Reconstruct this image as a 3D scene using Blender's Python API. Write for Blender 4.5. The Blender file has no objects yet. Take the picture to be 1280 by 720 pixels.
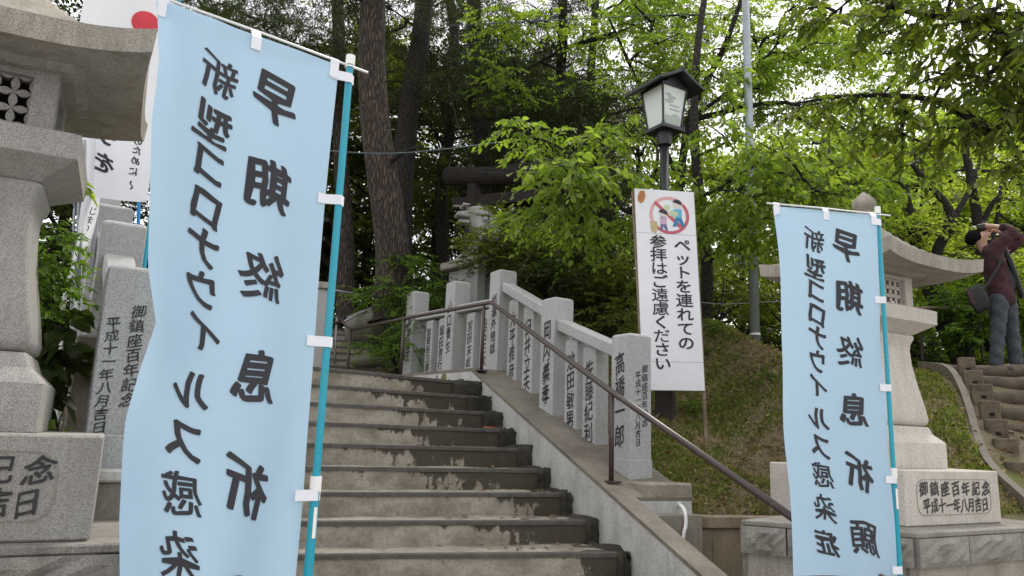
import bpy, bmesh, math, random
import numpy as np
from mathutils import Vector, Matrix
random.seed(7); rng = np.random.default_rng(7)
C = bpy.context.scene.collection
SC = bpy.context.scene
EYE = 1.6                      # height of the eye above the lowest ground
# ------------------------------------------------------------------ camera
FPX = 940.; PITCH = math.radians(11.05); ROLL = math.radians(2.02)
F_ = np.array([0, math.cos(PITCH), math.sin(PITCH)]); R0 = np.array([1., 0, 0]); U0 = np.cross(R0, F_)
R_ = math.cos(ROLL)*R0 + math.sin(ROLL)*U0; U_ = math.cos(ROLL)*U0 - math.sin(ROLL)*R0
cam = bpy.data.cameras.new('camera'); camo = bpy.data.objects.new('camera', cam); C.objects.link(camo)
cam.sensor_width = 36; cam.lens = FPX*36/1280; cam.clip_start = .05; cam.clip_end = 3000
camo.matrix_world = Matrix(((R_[0], U_[0], -F_[0], 0), (R_[1], U_[1], -F_[1], 0), (R_[2], U_[2], -F_[2], EYE), (0, 0, 0, 1)))
SC.camera = camo
# ------------------------------------------------------------------ sky, sun, exposure
SUN_EL, SUN_AZ = math.radians(52), math.radians(28)      # azimuth measured from +Y towards +X
w = bpy.data.worlds.new('World'); SC.world = w; w.use_nodes = True
nt = w.node_tree; bg = nt.nodes['Background']
sky = nt.nodes.new('ShaderNodeTexSky'); sky.sky_type = 'NISHITA'; sky.sun_disc = False
sky.sun_elevation = SUN_EL; sky.sun_rotation = SUN_AZ; sky.dust_density = 4; sky.air_density = 1.0
mx = nt.nodes.new('ShaderNodeMix'); mx.data_type = 'RGBA'; mx.inputs[0].default_value = .72
nt.links.new(sky.outputs[0], mx.inputs[6]); mx.inputs[7].default_value = (9.9, 9.8, 9.7, 1)   # thin even cloud
nt.links.new(mx.outputs[2], bg.inputs[0]); bg.inputs[1].default_value = .1
sl = bpy.data.lights.new('sun', 'SUN'); sl.energy = 1.4; sl.angle = math.radians(14); sl.color = (1, .95, .86)
so = bpy.data.objects.new('sun', sl); C.objects.link(so)
sd = Vector((math.sin(SUN_AZ)*math.cos(SUN_EL), math.cos(SUN_AZ)*math.cos(SUN_EL), math.sin(SUN_EL)))
so.rotation_euler = sd.to_track_quat('Z', 'Y').to_euler(); so.location = (0, 0, 30)
SC.view_settings.view_transform = 'Standard'; SC.view_settings.look = 'None'
SC.view_settings.exposure = .95; SC.view_settings.gamma = 1
SC.cycles.max_bounces = 8; SC.cycles.transparent_max_bounces = 8
# ------------------------------------------------------------------ placing helpers (eye at 0,0,0 ; z up)
def ray(px, py): return F_ + R_*(px-640)/FPX - U_*(py-360)/FPX
def at(px, py, Y): r = ray(px, py); return r*Y/r[1]
def pz(px, py, z): r = ray(px, py); return r*z/r[2]
def az_axes(deg):
    q = math.radians(deg); return np.array([math.cos(q), -math.sin(q), 0]), np.array([math.sin(q), math.cos(q), 0])
UP = np.array([0, 0, 1.])
ABS = {}
def vec(p): return np.asarray(p, float)
# ------------------------------------------------------------------ object helpers
def tag(o, label=None, cat=None, group=None, kind=None):
    if label: o['label'] = label
    if cat: o['category'] = cat
    if group: o['group'] = group
    if kind: o['kind'] = kind
    return o
def thing(name, label, cat, loc, group=None, kind=None):
    o = bpy.data.objects.new(name, None); o.empty_display_size = .1; C.objects.link(o)
    o.location = (loc[0], loc[1], loc[2]+EYE); ABS[o.name] = vec(loc)
    return tag(o, label, cat, group, kind)
def meshdata(name, V, Fs, mat=None, smooth=False):
    me = bpy.data.meshes.new(name); V = np.asarray(V, dtype=np.float32).reshape(-1, 3)
    if isinstance(Fs, np.ndarray):
        k = Fs.shape[1]; me.vertices.add(len(V)); me.vertices.foreach_set('co', V.ravel())
        me.loops.add(Fs.size); me.loops.foreach_set('vertex_index', Fs.astype(np.int32).ravel())
        me.polygons.add(len(Fs)); me.polygons.foreach_set('loop_start', np.arange(0, Fs.size, k, dtype=np.int32))
        me.update(calc_edges=True)
    else:
        me.from_pydata(V.tolist(), [], Fs); me.update()
    if mat: me.materials.append(mat)
    if smooth: me.polygons.foreach_set('use_smooth', np.ones(len(me.polygons), dtype=bool))
    return me
def link(name, me, parent=None, loc=None):
    o = bpy.data.objects.new(name, me); C.objects.link(o)
    if parent is not None: o.parent = parent; ABS[o.name] = ABS[parent.name]
    else:
        l = vec(loc if loc is not None else (0, 0, 0)); o.location = (l[0], l[1], l[2]+EYE); ABS[o.name] = l
    return o
def mk(name, V, Fs, mat, parent=None, loc=None, smooth=False, bevel=0, seg=1, fixn=False):
    V = np.asarray(V, float).reshape(-1, 3)
    org = ABS[parent.name] if parent is not None else (vec(loc) if loc is not None else np.zeros(3))
    me = meshdata(name, V-org, Fs, mat, smooth)
    if bevel or fixn:
        bm = bmesh.new(); bm.from_mesh(me)
        if fixn: bmesh.ops.recalc_face_normals(bm, faces=bm.faces)
        if bevel:
            es = [e for e in bm.edges if len(e.link_faces) == 2 and e.calc_face_angle(0) > .5]
            bmesh.ops.bevel(bm, geom=es, offset=bevel, segments=seg, affect='EDGES', profile=.5, clamp_overlap=True)
        bm.to_mesh(me); bm.free()
        if smooth: me.polygons.foreach_set('use_smooth', np.ones(len(me.polygons), dtype=bool))
    return link(name, me, parent, org)
class MB:
    def __init__(s): s.V = []; s.F = []; s.n = 0
    def add(s, V, Fs):
        V = np.asarray(V, float).reshape(-1, 3); s.V.append(V); s.F += [[i+s.n for i in f] for f in Fs]; s.n += len(V); return s
    def hexa(s, b, t):        # bottom 4 points, top 4 points (counter clockwise from above)
        return s.add(list(b)+list(t), [(3, 2, 1, 0), (4, 5, 6, 7), (0, 1, 5, 4), (1, 2, 6, 5), (2, 3, 7, 6), (3, 0, 4, 7)])
    def box(s, o, az, s0, s1, t0, t1, z0, z1):
        n, a = az_axes(az); o = vec(o)
        q = lambda S, T, Z: o + n*S + a*T + UP*Z
        return s.hexa([q(s0, t0, z0), q(s1, t0, z0), q(s1, t1, z0), q(s0, t1, z0)], [q(s0, t0, z1), q(s1, t0, z1), q(s1, t1, z1), q(s0, t1, z1)])
    def tube(s, pts, rad, n=8, cap=True):
        V, Fs = tube(pts, rad, n, cap); return s.add(V, Fs)
    def loft(s, rings):       # rings: list of equally long closed loops
        m = len(rings[0]); V = np.concatenate([np.asarray(r, float) for r in rings]); Fs = []
        for i in range(len(rings)-1):
            for j in range(m):
                k = (j+1) % m; Fs.append((i*m+j, i*m+k, (i+1)*m+k, (i+1)*m+j))
        Fs.append(tuple(range(m-1, -1, -1))); Fs.append(tuple(range((len(rings)-1)*m, len(rings)*m)))
        return s.add(V, Fs)
    def mk(s, name, mat, parent=None, loc=None, **k):
        return mk(name, np.concatenate(s.V), s.F, mat, parent, loc, **k)
def tube(pts, rad, n=8, cap=True):
    pts = np.asarray(pts, float); m = len(pts); rad = np.broadcast_to(np.asarray(rad, float), (m,))
    T = np.gradient(pts, axis=0); T /= np.linalg.norm(T, axis=1)[:, None]+1e-9
    ref = np.array([0, 0, 1.]) if abs(T[:, 2]).mean() < .8 else np.array([1., 0, 0])
    A = np.cross(T, ref); A /= np.linalg.norm(A, axis=1)[:, None]+1e-9; B = np.cross(T, A)
    th = np.arange(n)*2*math.pi/n
    V = pts[:, None, :] + rad[:, None, None]*(np.cos(th)[None, :, None]*A[:, None, :] + np.sin(th)[None, :, None]*B[:, None, :])
    Fs = [(i*n+j, (i+1)*n+j, (i+1)*n+(j+1) % n, i*n+(j+1) % n) for i in range(m-1) for j in range(n)]
    if cap: Fs += [tuple(range(n)), tuple((m-1)*n+j for j in range(n-1, -1, -1))]
    return V.reshape(-1, 3), Fs
def smooth_path(pts, k=6):
    pts = [vec(p) for p in pts]; P = [2*pts[0]-pts[1]]+pts+[2*pts[-1]-pts[-2]]; out = []
    for i in range(1, len(P)-2):
        for j in range(k):
            t = j/k; out.append(.5*((2*P[i])+(P[i+1]-P[i-1])*t+(2*P[i-1]-5*P[i]+4*P[i+1]-P[i+2])*t*t+(3*P[i]-3*P[i+1]+P[i+2]-P[i-1])*t**3))
    out.append(pts[-1]); return np.array(out)
def skin_mesh(verts, edges, radii, levels=1):
    me = bpy.data.meshes.new('t'); me.from_pydata([tuple(v) for v in verts], edges, []); me.update()
    o = bpy.data.objects.new('t', me); C.objects.link(o)
    o.modifiers.new('s', 'SKIN'); sv = me.skin_vertices[0].data
    for i, r in enumerate(radii):
        sv[i].radius = r if isinstance(r, tuple) else (r, r)
    sv[0].use_root = True
    if levels: m = o.modifiers.new('u', 'SUBSURF'); m.levels = m.render_levels = levels
    dg = bpy.context.evaluated_depsgraph_get(); e = o.evaluated_get(dg); r = bpy.data.meshes.new_from_object(e)
    bpy.data.objects.remove(o); bpy.data.meshes.remove(me)
    r.polygons.foreach_set('use_smooth', np.ones(len(r.polygons), dtype=bool)); return r
def skin(name, verts, edges, radii, mat, parent, levels=1):
    org = ABS[parent.name]; me = skin_mesh([vec(v)-org for v in verts], edges, radii, levels); me.materials.clear(); me.materials.append(mat)
    if name in ('cardigan', 'jeans'):      # cloth folds
        bm = bmesh.new(); bm.from_mesh(me); bmesh.ops.subdivide_edges(bm, edges=bm.edges, cuts=1, use_grid_fill=True); bm.normal_update()
        for v_ in bm.verts:
            x, y, z = v_.co; v_.co += v_.normal*(.0045*math.sin(z*38+x*30+3*math.sin(y*12))+.002*math.sin(z*90-x*60))
        bm.to_mesh(me); bm.free()
    return link(name, me, parent)
# ------------------------------------------------------------------ materials
def newmat(name):
    m = bpy.data.materials.new(name); m.use_nodes = True; return m, m.node_tree, m.node_tree.nodes['Principled BSDF']
def N(t, typ, **kw):
    n = t.nodes.new(typ)
    for k, v in kw.items():
        if k.startswith('i_'): n.inputs[k[2:].replace('_', ' ')].default_value = v
        else: setattr(n, k, v)
    return n
def rampn(t, src, stops):
    r = t.nodes.new('ShaderNodeValToRGB'); e = r.color_ramp.elements
    while len(e) < len(stops): e.new(.5)
    for i, (p, c) in enumerate(stops): e[i].position = p; e[i].color = (*c, 1) if len(c) == 3 else c
    t.links.new(src, r.inputs[0]); return r.outputs[0]
def mixc(t, fac, a, b, mode='MIX'):
    m = t.nodes.new('ShaderNodeMix'); m.data_type = 'RGBA'; m.blend_type = mode
    for i, v in ((0, fac), (6, a), (7, b)):
        if isinstance(v, (int, float)): m.inputs[i].default_value = v
        elif isinstance(v, tuple): m.inputs[i].default_value = (*v, 1)
        else: t.links.new(v, m.inputs[i])
    return m.outputs[2]
def coords(t, scale=(1, 1, 1), rot=(0, 0, 0)):
    tc = t.nodes.new('ShaderNodeTexCoord'); mp = t.nodes.new('ShaderNodeMapping')
    mp.inputs['Scale'].default_value = scale; mp.inputs['Rotation'].default_value = rot
    t.links.new(tc.outputs['Object'], mp.inputs[0]); return mp.outputs[0]
def noise(t, v, scale, detail=4, rough=.6):
    n = N(t, 'ShaderNodeTexNoise'); n.inputs['Scale'].default_value = scale; n.inputs['Detail'].default_value = detail; n.inputs['Roughness'].default_value = rough
    t.links.new(v, n.inputs['Vector']); return n.outputs['Fac']
def bump(t, b, h, dist=.01, strength=.6):
    n = N(t, 'ShaderNodeBump'); n.inputs['Distance'].default_value = dist; n.inputs['Strength'].default_value = strength
    t.links.new(h, n.inputs['Height']); t.links.new(n.outputs[0], b.inputs['Normal'])
def mathn(t, op, a, b):
    m = N(t, 'ShaderNodeMath', operation=op)
    for i, v in ((0, a), (1, b)):
        if isinstance(v, (int, float)): m.inputs[i].default_value = v
        else: t.links.new(v, m.inputs[i])
    return m.outputs[0]
def granite(name, base=(.36, .36, .355), stain=(.20, .17, .12), amt=.5, fleck=.10, bd=.0015, sc=1.):
    m, t, b = newmat(name); v = coords(t)
    f = noise(t, v, 260*sc, 3, .8); c = rampn(t, f, [(.34, tuple(x*fleck*2.2 for x in base)), (.47, base), (.60, tuple(min(x*1.45, .8) for x in base))])
    g = noise(t, v, 90*sc, 2, .7); c = mixc(t, .35, c, rampn(t, g, [(.35, (.35, .35, .35)), (.65, (.85, .85, .85))]), 'MULTIPLY') if 0 else mixc(t, mathn(t, 'MULTIPLY', rampn(t, g, [(.52, (0, 0, 0)), (.7, (1, 1, 1))]), .35), c, (.12, .12, .12))
    s = noise(t, v, 2.6, 6, .65); c = mixc(t, mathn(t, 'MULTIPLY', rampn(t, s, [(.42, (0, 0, 0)), (.72, (1, 1, 1))]), amt), c, stain)
    dr = noise(t, coords(t, (7, 7, .7)), 1.6, 7, .7); c = mixc(t, mathn(t, 'MULTIPLY', rampn(t, dr, [(.46, (0, 0, 0)), (.72, (1, 1, 1))]), min(.75, amt*.9)), c, tuple(x*.8 for x in stain))
    lc = noise(t, v, 17, 5, .75); c = mixc(t, mathn(t, 'MULTIPLY', rampn(t, lc, [(.62, (0, 0, 0)), (.70, (1, 1, 1))]), amt*.5), c, tuple(min(1, x*1.25) for x in base))
    t.links.new(c, b.inputs['Base Color']); b.inputs['Roughness'].default_value = .75
    bump(t, b, mathn(t, 'ADD', f, mathn(t, 'MULTIPLY', s, 1.2)), bd*2, .7); return m
def plain(name, col, rough=.6, metal=0, var=.15, scale=8, bd=0, spec=None):
    m, t, b = newmat(name); v = coords(t); s = noise(t, v, scale, 5)
    c = rampn(t, s, [(.3, tuple(x*(1-var) for x in col)), (.7, tuple(min(1, x*(1+var)) for x in col))])
    t.links.new(c, b.inputs['Base Color']); b.inputs['Roughness'].default_value = rough; b.inputs['Metallic'].default_value = metal
    if spec is not None: b.inputs['Specular IOR Level'].default_value = spec
    if bd: bump(t, b, noise(t, v, scale*6, 4), bd)
    return m
def concrete(name, base=(.36, .345, .31), stain=(.10, .085, .06), lo=.45, hi=.7, amt=.85, drip=True, bd=.004):
    m, t, b = newmat(name); v = coords(t); v2 = coords(t, (3.2, 3.2, .9) if drip else (1, 1, 1))
    f = noise(t, v, 60, 6, .7); c = rampn(t, f, [(.3, tuple(x*.72 for x in base)), (.7, tuple(x*1.15 for x in base))])
    s = noise(t, v2, 1.6, 8, .68); c = mixc(t, mathn(t, 'MULTIPLY', rampn(t, s, [(lo, (0, 0, 0)), (hi, (1, 1, 1))]), amt), c, stain)
    s3 = noise(t, v, 6, 6, .7); c = mixc(t, mathn(t, 'MULTIPLY', rampn(t, s3, [(.5, (0, 0, 0)), (.68, (1, 1, 1))]), .4), c, tuple(x*.45 for x in base))
    t.links.new(c, b.inputs['Base Color']); b.inputs['Roughness'].default_value = .85
    bump(t, b, mathn(t, 'ADD', f, s), bd); return m
def leafmat(name, c0, c1, trans=.45, tc=None, rough=.55):
    m, t, b = newmat(name); g = N(t, 'ShaderNodeNewGeometry')
    c = rampn(t, g.outputs['Random Per Island'], [(0, c0), (1, c1)])
    t.links.new(c, b.inputs['Base Color']); b.inputs['Roughness'].default_value = rough; b.inputs['Specular IOR Level'].default_value = .35
    tr = N(t, 'ShaderNodeBsdfTranslucent'); tcn = mixc(t, 1., c, tc or (1.5, 1.7, .55), 'MULTIPLY'); t.links.new(tcn, tr.inputs['Color'])
    ms = N(t, 'ShaderNodeMixShader'); ms.inputs[0].default_value = trans
    t.links.new(b.outputs[0], ms.inputs[1]); t.links.new(tr.outputs[0], ms.inputs[2])
    t.links.new(ms.outputs[0], t.nodes['Material Output'].inputs[0]); return m
def barkmat(name, c0, c1, sc=1.):
    m, t, b = newmat(name); v = coords(t, (8.5*sc, 8.5*sc, 1.5*sc))
    vo = N(t, 'ShaderNodeTexVoronoi', feature='DISTANCE_TO_EDGE'); vo.inputs['Scale'].default_value = 3.2
    nz = N(t, 'ShaderNodeTexNoise'); nz.inputs['Scale'].default_value = 2; nz.inputs['Detail'].default_value = 6; t.links.new(v, nz.inputs['Vector'])
    vv = mixc(t, .35, v, nz.outputs['Color'], 'ADD'); t.links.new(vv, vo.inputs['Vector'])
    h = rampn(t, vo.outputs['Distance'], [(0, (0, 0, 0)), (.28, (1, 1, 1))])
    f = noise(t, v, 9, 6, .7); c = mixc(t, f, c0, c1); c = mixc(t, h, tuple(x*.25 for x in c0), c)
    t.links.new(c, b.inputs['Base Color']); b.inputs['Roughness'].default_value = .9
    bump(t, b, mathn(t, 'ADD', h, mathn(t, 'MULTIPLY', f, .5)), .03, 1.); return m
M = {}
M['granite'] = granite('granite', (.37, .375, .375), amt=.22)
M['granite_lit'] = granite('lit_granite', (.52, .48, .43), (.26, .21, .15), .28)  # lighter copy: stronger light on the right lantern is put into the colour
M['granite_left'] = granite('shaded_granite', (.31, .295, .275), (.16, .13, .10), .35)  # darker copy: tree shade on the left lantern is put into the colour
M['granite_roof'] = granite('weathered_granite', (.36, .325, .275), (.17, .145, .10), .7, bd=.004)
M['granite_dark'] = granite('rock_face_granite', (.29, .27, .24), (.12, .10, .08), .6, bd=.006)
M['ink'] = plain('black_lettering', (.022, .022, .023), .7, var=.5, scale=40)
M['ink_grey'] = plain('print_lettering', (.022, .022, .028), .7, var=.1)
M['concrete'] = concrete('kerb_concrete', (.52, .52, .50), (.24, .22, .18), .48, .72, .7)
M['concrete_old'] = concrete('old_concrete', (.30, .27, .22), (.13, .10, .07), .42, .7, .8)
M['dirty_top'] = concrete('weathered_top', (.22, .195, .155), (.085, .07, .052), .40, .65, .8, False)
M['nosing'] = plain('step_nosing', (.085, .077, .068), .7, var=.3, scale=14, bd=.002)
M['moss_stone'] = concrete('mossy_concrete', (.05, .043, .028), (.012, .011, .007), .4, .6, .9, False, bd=.015)
M['rail'] = plain('brown_painted_steel', (.055, .036, .032), .38, var=.2, scale=20)
M['steel'] = plain('galvanised_steel', (.30, .33, .35), .5, .5, var=.15, scale=10)
M['black_metal'] = plain('black_painted_metal', (.018, .019, .021), .45, var=.25)
M['dark_wood'] = plain('dark_post_wood', (.03, .022, .018), .7, var=.3, bd=.003)
M['torii'] = plain('torii_wood', (.022, .017, .015), .85, var=.35, scale=5, bd=.004)
M['frost'] = plain('frosted_glass', (.62, .66, .62), .35, var=.04)
M['etch'] = plain('glass_print', (.36, .42, .37), .4, var=.05)
M['pole_blue'] = plain('teal_plastic', (.012, .30, .40), .3, var=.03)
M['white_plastic'] = plain('white_plastic', (.78, .78, .76), .4, var=.05)
M['white_cloth'] = plain('white_ribbon', (.74, .75, .80), .7, var=.05)
M['wood'] = plain('weathered_wood', (.20, .155, .11), .85, var=.4, scale=6, bd=.006)
M['log'] = plain('step_log', (.10, .076, .055), .85, var=.45, scale=7, bd=.008)
M['stake_wood'] = plain('dark_stake_wood', (.115, .088, .06), .85, var=.5, scale=8, bd=.008)
M['hole'] = plain('hole_shade', (.006, .006, .006), .9)  # near-black colour stands in for shade inside openings
M['rope'] = plain('straw_rope', (.30, .26, .18), .9, bd=.004)
M['wire'] = plain('cable', (.05, .07, .08), .6)
M['rock'] = concrete('mossy_boulder', (.20, .19, .16), (.06, .07, .03), .4, .7, .8, False, .02)
def stepmat():
    m, t, b = newmat('stair_concrete'); v = coords(t)
    f = noise(t, v, 45, 6, .75); c = rampn(t, f, [(.3, (.26, .232, .19)), (.7, (.43, .395, .335))])
    v2 = coords(t, (2.2, 2.2, 3.)); s = noise(t, v2, 1.7, 9, .66)
    c = mixc(t, mathn(t, 'MULTIPLY', rampn(t, s, [(.40, (0, 0, 0)), (.66, (1, 1, 1))]), .75), c, (.13, .10, .065))
    sp = noise(t, v, 14, 7, .75); c = mixc(t, mathn(t, 'MULTIPLY', rampn(t, sp, [(.52, (0, 0, 0)), (.64, (1, 1, 1))]), .6), c, (.17, .145, .105))
    # dark damp algae growing out from the gutter side and down from the nosing, per face attribute
    at_ = N(t, 'ShaderNodeAttribute'); at_.attribute_name = 'damp'
    v3 = coords(t, (3., 3., 1.6)); d = noise(t, v3, 2.2, 9, .70)
    k = mathn(t, 'ADD', at_.outputs['Fac'], mathn(t, 'MULTIPLY', mathn(t, 'SUBTRACT', d, .5), 2.1))
    c = mixc(t, mathn(t, 'MULTIPLY', rampn(t, k, [(.50, (0, 0, 0)), (.60, (1, 1, 1))]), .93), c, (.040, .032, .018))
    t.links.new(c, b.inputs['Base Color']); b.inputs['Roughness'].default_value = .8
    bump(t, b, mathn(t, 'ADD', f, sp), .006); return m
M['step'] = stepmat()
def cloth(name, col, tr=.35):
    m, t, b = newmat(name); v = coords(t)
    s = noise(t, v, 3, 3); c = rampn(t, s, [(.3, tuple(x*.96 for x in col)), (.7, col)])
    t.links.new(c, b.inputs['Base Color']); b.inputs['Roughness'].default_value = .65; b.inputs['Sheen Weight'].default_value = .15
    w1_ = noise(t, coords(t, (1, 1, .35)), 5, 4, .55); w2_ = noise(t, coords(t, (.6, .6, 3.)), 3.5, 3, .5); bump(t, b, w1_, .03, .3)
    q = N(t, 'ShaderNodeBsdfTranslucent'); t.links.new(c, q.inputs[0]); ms = N(t, 'ShaderNodeMixShader'); ms.inputs[0].default_value = tr
    t.links.new(b.outputs[0], ms.inputs[1]); t.links.new(q.outputs[0], ms.inputs[2]); t.links.new(ms.outputs[0], t.nodes['Material Output'].inputs[0]); return m
M['banner'] = cloth('blue_banner_cloth', (.47, .66, .83), .42); M['white_banner'] = cloth('white_banner_cloth', (.74, .75, .79))
M['paper'] = plain('sign_sheet', (.74, .75, .78), .5, var=.04, scale=4, bd=.002)
def groundmat():
    m, t, b = newmat('bank_soil'); v = coords(t)
    f = noise(t, v, 34, 6, .75); c = rampn(t, f, [(.3, (.11, .08, .05)), (.7, (.32, .25, .165))])
    s = noise(t, v, 1.5, 7, .68); c = mixc(t, rampn(t, s, [(.48, (0, 0, 0)), (.62, (1, 1, 1))]), c, mixc(t, f, (.085, .095, .02), (.22, .23, .06)))
    t.links.new(c, b.inputs['Base Color']); b.inputs['Roughness'].default_value = .95; bump(t, b, f, .03, 1.); return m
M['soil'] = groundmat()
M['tan_wall'] = concrete('tan_wall_concrete', (.38, .30, .21), (.16, .12, .075), .45, .7, .7)
M['tread_soil'] = plain('trodden_soil', (.09, .068, .046), .95, var=.4, scale=9, bd=.01)
M['paving'] = concrete('paving', (.30, .29, .27), (.15, .14, .12), .45, .7, .5, False)
# ------------------------------------------------------------------ lettering
_G = {}
SQ4 = ((0, 0), (.7, .7), (-.7, -.7), (-.7, .7), (.7, -.7))
ELL = [(0, 0)]+[(1.15*math.cos(t)*math.cos(.6)+.62*math.sin(t)*math.sin(.6), -1.15*math.cos(t)*math.sin(.6)+.62*math.sin(t)*math.cos(.6)) for t in [k*math.pi/5 for k in range(10)]]
def norm3(P): return P/np.linalg.norm(P, axis=1)[:, None]
def glyph(ch, bold=.0):
    k = (ch, bold)
    if k in _G: return _G[k]
    cu = bpy.data.curves.new('g', 'FONT'); cu.body = ch; cu.size = 1; cu.offset = bold; cu.resolution_u = 3; cu.fill_mode = 'FRONT'
    o = bpy.data.objects.new('g', cu); C.objects.link(o)
    e = o.evaluated_get(bpy.context.evaluated_depsgraph_get()); me = bpy.data.meshes.new_from_object(e)
    V = np.empty(len(me.vertices)*3); me.vertices.foreach_get('co', V); V = V.reshape(-1, 3)[:, :2]
    Fs = [list(p.vertices) for p in me.polygons]
    bpy.data.objects.remove(o); bpy.data.meshes.remove(me); bpy.data.curves.remove(cu)
    _G[k] = (V, Fs); return _G[k]
_ref, _ = glyph('国'); _c = (_ref.min(0)+_ref.max(0))/2; _w = np.ptp(_ref, axis=0).max()*1.06
def lettering(items, fmap, mat, parent, name='lettering', bold=.0, mirror=False, brush=0, maxedge=0, heavy=()):
    """items: (char, cx, cy, width, height); fmap(x, y) -> point on the surface (array in, array out)"""
    VV = []; FF = []; n = 0
    for ch, cx, cy, sw, sh in items:
        V, Fs = glyph(ch, 0.)
        if not len(V): continue
        q = (V-_c)/_w
        if ch == '〜': q = np.stack([q[:, 1], -q[:, 0]], 1)
        if brush:
            ph = sum(map(ord, ch)) % 17
            q = q*(1+0*q); x, y = q[:, 0].copy(), q[:, 1].copy()
            q[:, 1] = y + brush*1.7*x + brush*.42*np.sin(5*x+ph) + brush*.05*np.sin(13*y+ph)
            q[:, 0] = x*.95 + brush*.42*np.sin(4.2*y+ph*.7) + brush*.06*np.sin(14*y+6*x+ph)
        if mirror: q[:, 0] *= -1
        bw = bold*(.55 if len(V) > 90 else 1)
        for li, (dx, dy) in enumerate(ELL if brush and mirror else SQ4):
            VV.append(np.stack([cx+(q[:, 0]+dx*bw)*sw, cy+(q[:, 1]+dy*bw)*sh, np.full(len(q), li*1.)], 1)); FF += [[i+n for i in f] for f in Fs]; n += len(V)
    V2 = np.concatenate(VV)
    if maxedge:
        bm = bmesh.new(); vs = [bm.verts.new((x, y, l)) for x, y, l in V2]
        for f in FF:
            try: bm.faces.new([vs[i] for i in f])
            except ValueError: pass
        bmesh.ops.triangulate(bm, faces=bm.faces)
        for _ in range(4):
            es = [e for e in bm.edges if (e.verts[0].co-e.verts[1].co).xy.length > maxedge]
            if not es: break
            bmesh.ops.subdivide_edges(bm, edges=es, cuts=1); bmesh.ops.triangulate(bm, faces=[f for f in bm.faces if len(f.verts) > 3])
        bm.verts.index_update(); V2 = np.array([v.co[:3] for v in bm.verts]); FF = [[v.index for v in f.verts] for f in bm.faces]; bm.free()
    P = fmap(V2[:, 0], V2[:, 1]); P = P-norm3(P)*(V2[:, 2]*.00012)[:, None]     # stacked strokes, each a hair nearer the viewer side
    return mk(name, P, FF, mat, parent)
def plane_map(o, ux, uy, off):
    o, ux, uy, off = map(vec, (o, ux, uy, off))
    return lambda x, y: o+off+x[:, None]*ux+y[:, None]*uy
def column(txt, x, y0, y1, w, h=None):
    n = len(txt); st = (y1-y0)/n; return [(c, x, y0+st*(i+.5), w, h or abs(st)*.92) for i, c in enumerate(txt)]
# ------------------------------------------------------------------ stair frame
AZ = -24.; n_, a_ = az_axes(AZ); S_R = 3.04
RISE = .17; Z0 = -.802
def Rk(k): kk = max(k, -20); return np.array([.816-.1787*kk, 5.636+.4335*kk-(.013*kk*kk if kk > 0 else 0), Z0+RISE*kk])
def az_k(k): return -14.9-3.86*min(max(k, 0), 8)
def curb_z(t): return np.minimum(-.32+.374*(t-5.3), .74)
def on_line(px, e, z):          # point on the line parallel to the stair flank (offset e) seen in column px
    b = n_*(S_R+e)+UP*z; wv = R_-(px-640)/FPX*F_; t = -(wv@b)/(wv@a_); return b+a_*t, t
# ================================================================== GROUND AND BANK
def fbm(x, y, s=1.):
    return (np.sin(x*1.7*s+1.3*np.sin(y*1.1*s))*np.cos(y*1.9*s+.7*np.sin(x*1.3*s)) + .5*np.sin(x*4.1*s+y*3.3*s)*np.cos(y*4.7*s-x*1.1*s) + .25*np.sin(x*9.7*s-y*7.1*s))/1.75
def sst(a, b, x): t = np.clip((x-a)/(b-a), 0, 1); return t*t*(3-2*t)
def yw(x): return np.where(x < 2.3, 6.35+.25*(x-1.2), np.maximum(6.62-.75*(x-2.3), 5.75))
def terr(x, y):
    x = np.asarray(x, float); y = np.asarray(y, float)
    s = n_[0]*x+n_[1]*y; t = a_[0]*x+a_[1]*y
    m = .47+.12*sst(2.4, 3.4, x)
    d = y-yw(x)
    cap = 2.0*(1-sst(2.6, 3.6, x))+.92*sst(2.6, 3.6, x)
    lin = -.62+m*d
    k = .18; bank = -np.logaddexp(-lin/k, -cap/k)*k + .05*np.maximum(y-10, 0)
    up = .70+.07*np.maximum(t-10, 0)
    wgt = sst(3.9, 5.6, s)
    hill = np.where(s > 3.95, bank*wgt+np.minimum(up, bank+1.5)*(1-wgt), up)
    hill = np.where((s > 3.95) & (y < 9), bank, hill)
    left = -.5+.36*(t-3.3)
    h = np.where(s < -.45, np.minimum(left, up), hill)
    inst = (s >= -.45) & (s <= 3.95)
    h = np.where(inst & (t < 8.6), curb_z(t)-1.1, h)
    h = h+.045*fbm(x, y, 1.6)*sst(0, .6, d)*np.where(inst, 0, 1)
    h = np.where((s > -.3) & (s < 2.95) & (t >= 8.6) & (t < 11.2), .46, h)
    drop = np.where(s > 3.95, y < yw(x)+.05, np.where(s < -.45, t < 2.9, t < 2.5))
    return np.where(drop, -1.75, h)
g = MB(); g.add([(-400, -400, -EYE), (400, -400, -EYE), (400, 400, -EYE), (-400, 400, -EYE)], [(0, 1, 2, 3)])
tag(g.mk('ground', M['paving']), kind='structure')
xs = np.concatenate([np.arange(-30, -4, .5), np.arange(-4, 8, .08), np.arange(8, 30.1, .5)]); ys = np.concatenate([np.arange(2, 13, .08), np.arange(13, 60, .6)])
X, Y = np.meshgrid(xs, ys); Z = terr(X, Y); nx, ny = len(xs), len(ys)
ii = (np.arange(ny-1)[:, None]*nx+np.arange(nx-1)[None, :]).ravel()
hill = link('grassy_bank', meshdata('grassy_bank', np.stack([X, Y, Z], -1).reshape(-1, 3), np.stack([ii, ii+1, ii+1+nx, ii+nx], 1), M['soil'], True)); tag(hill, kind='structure')
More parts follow.
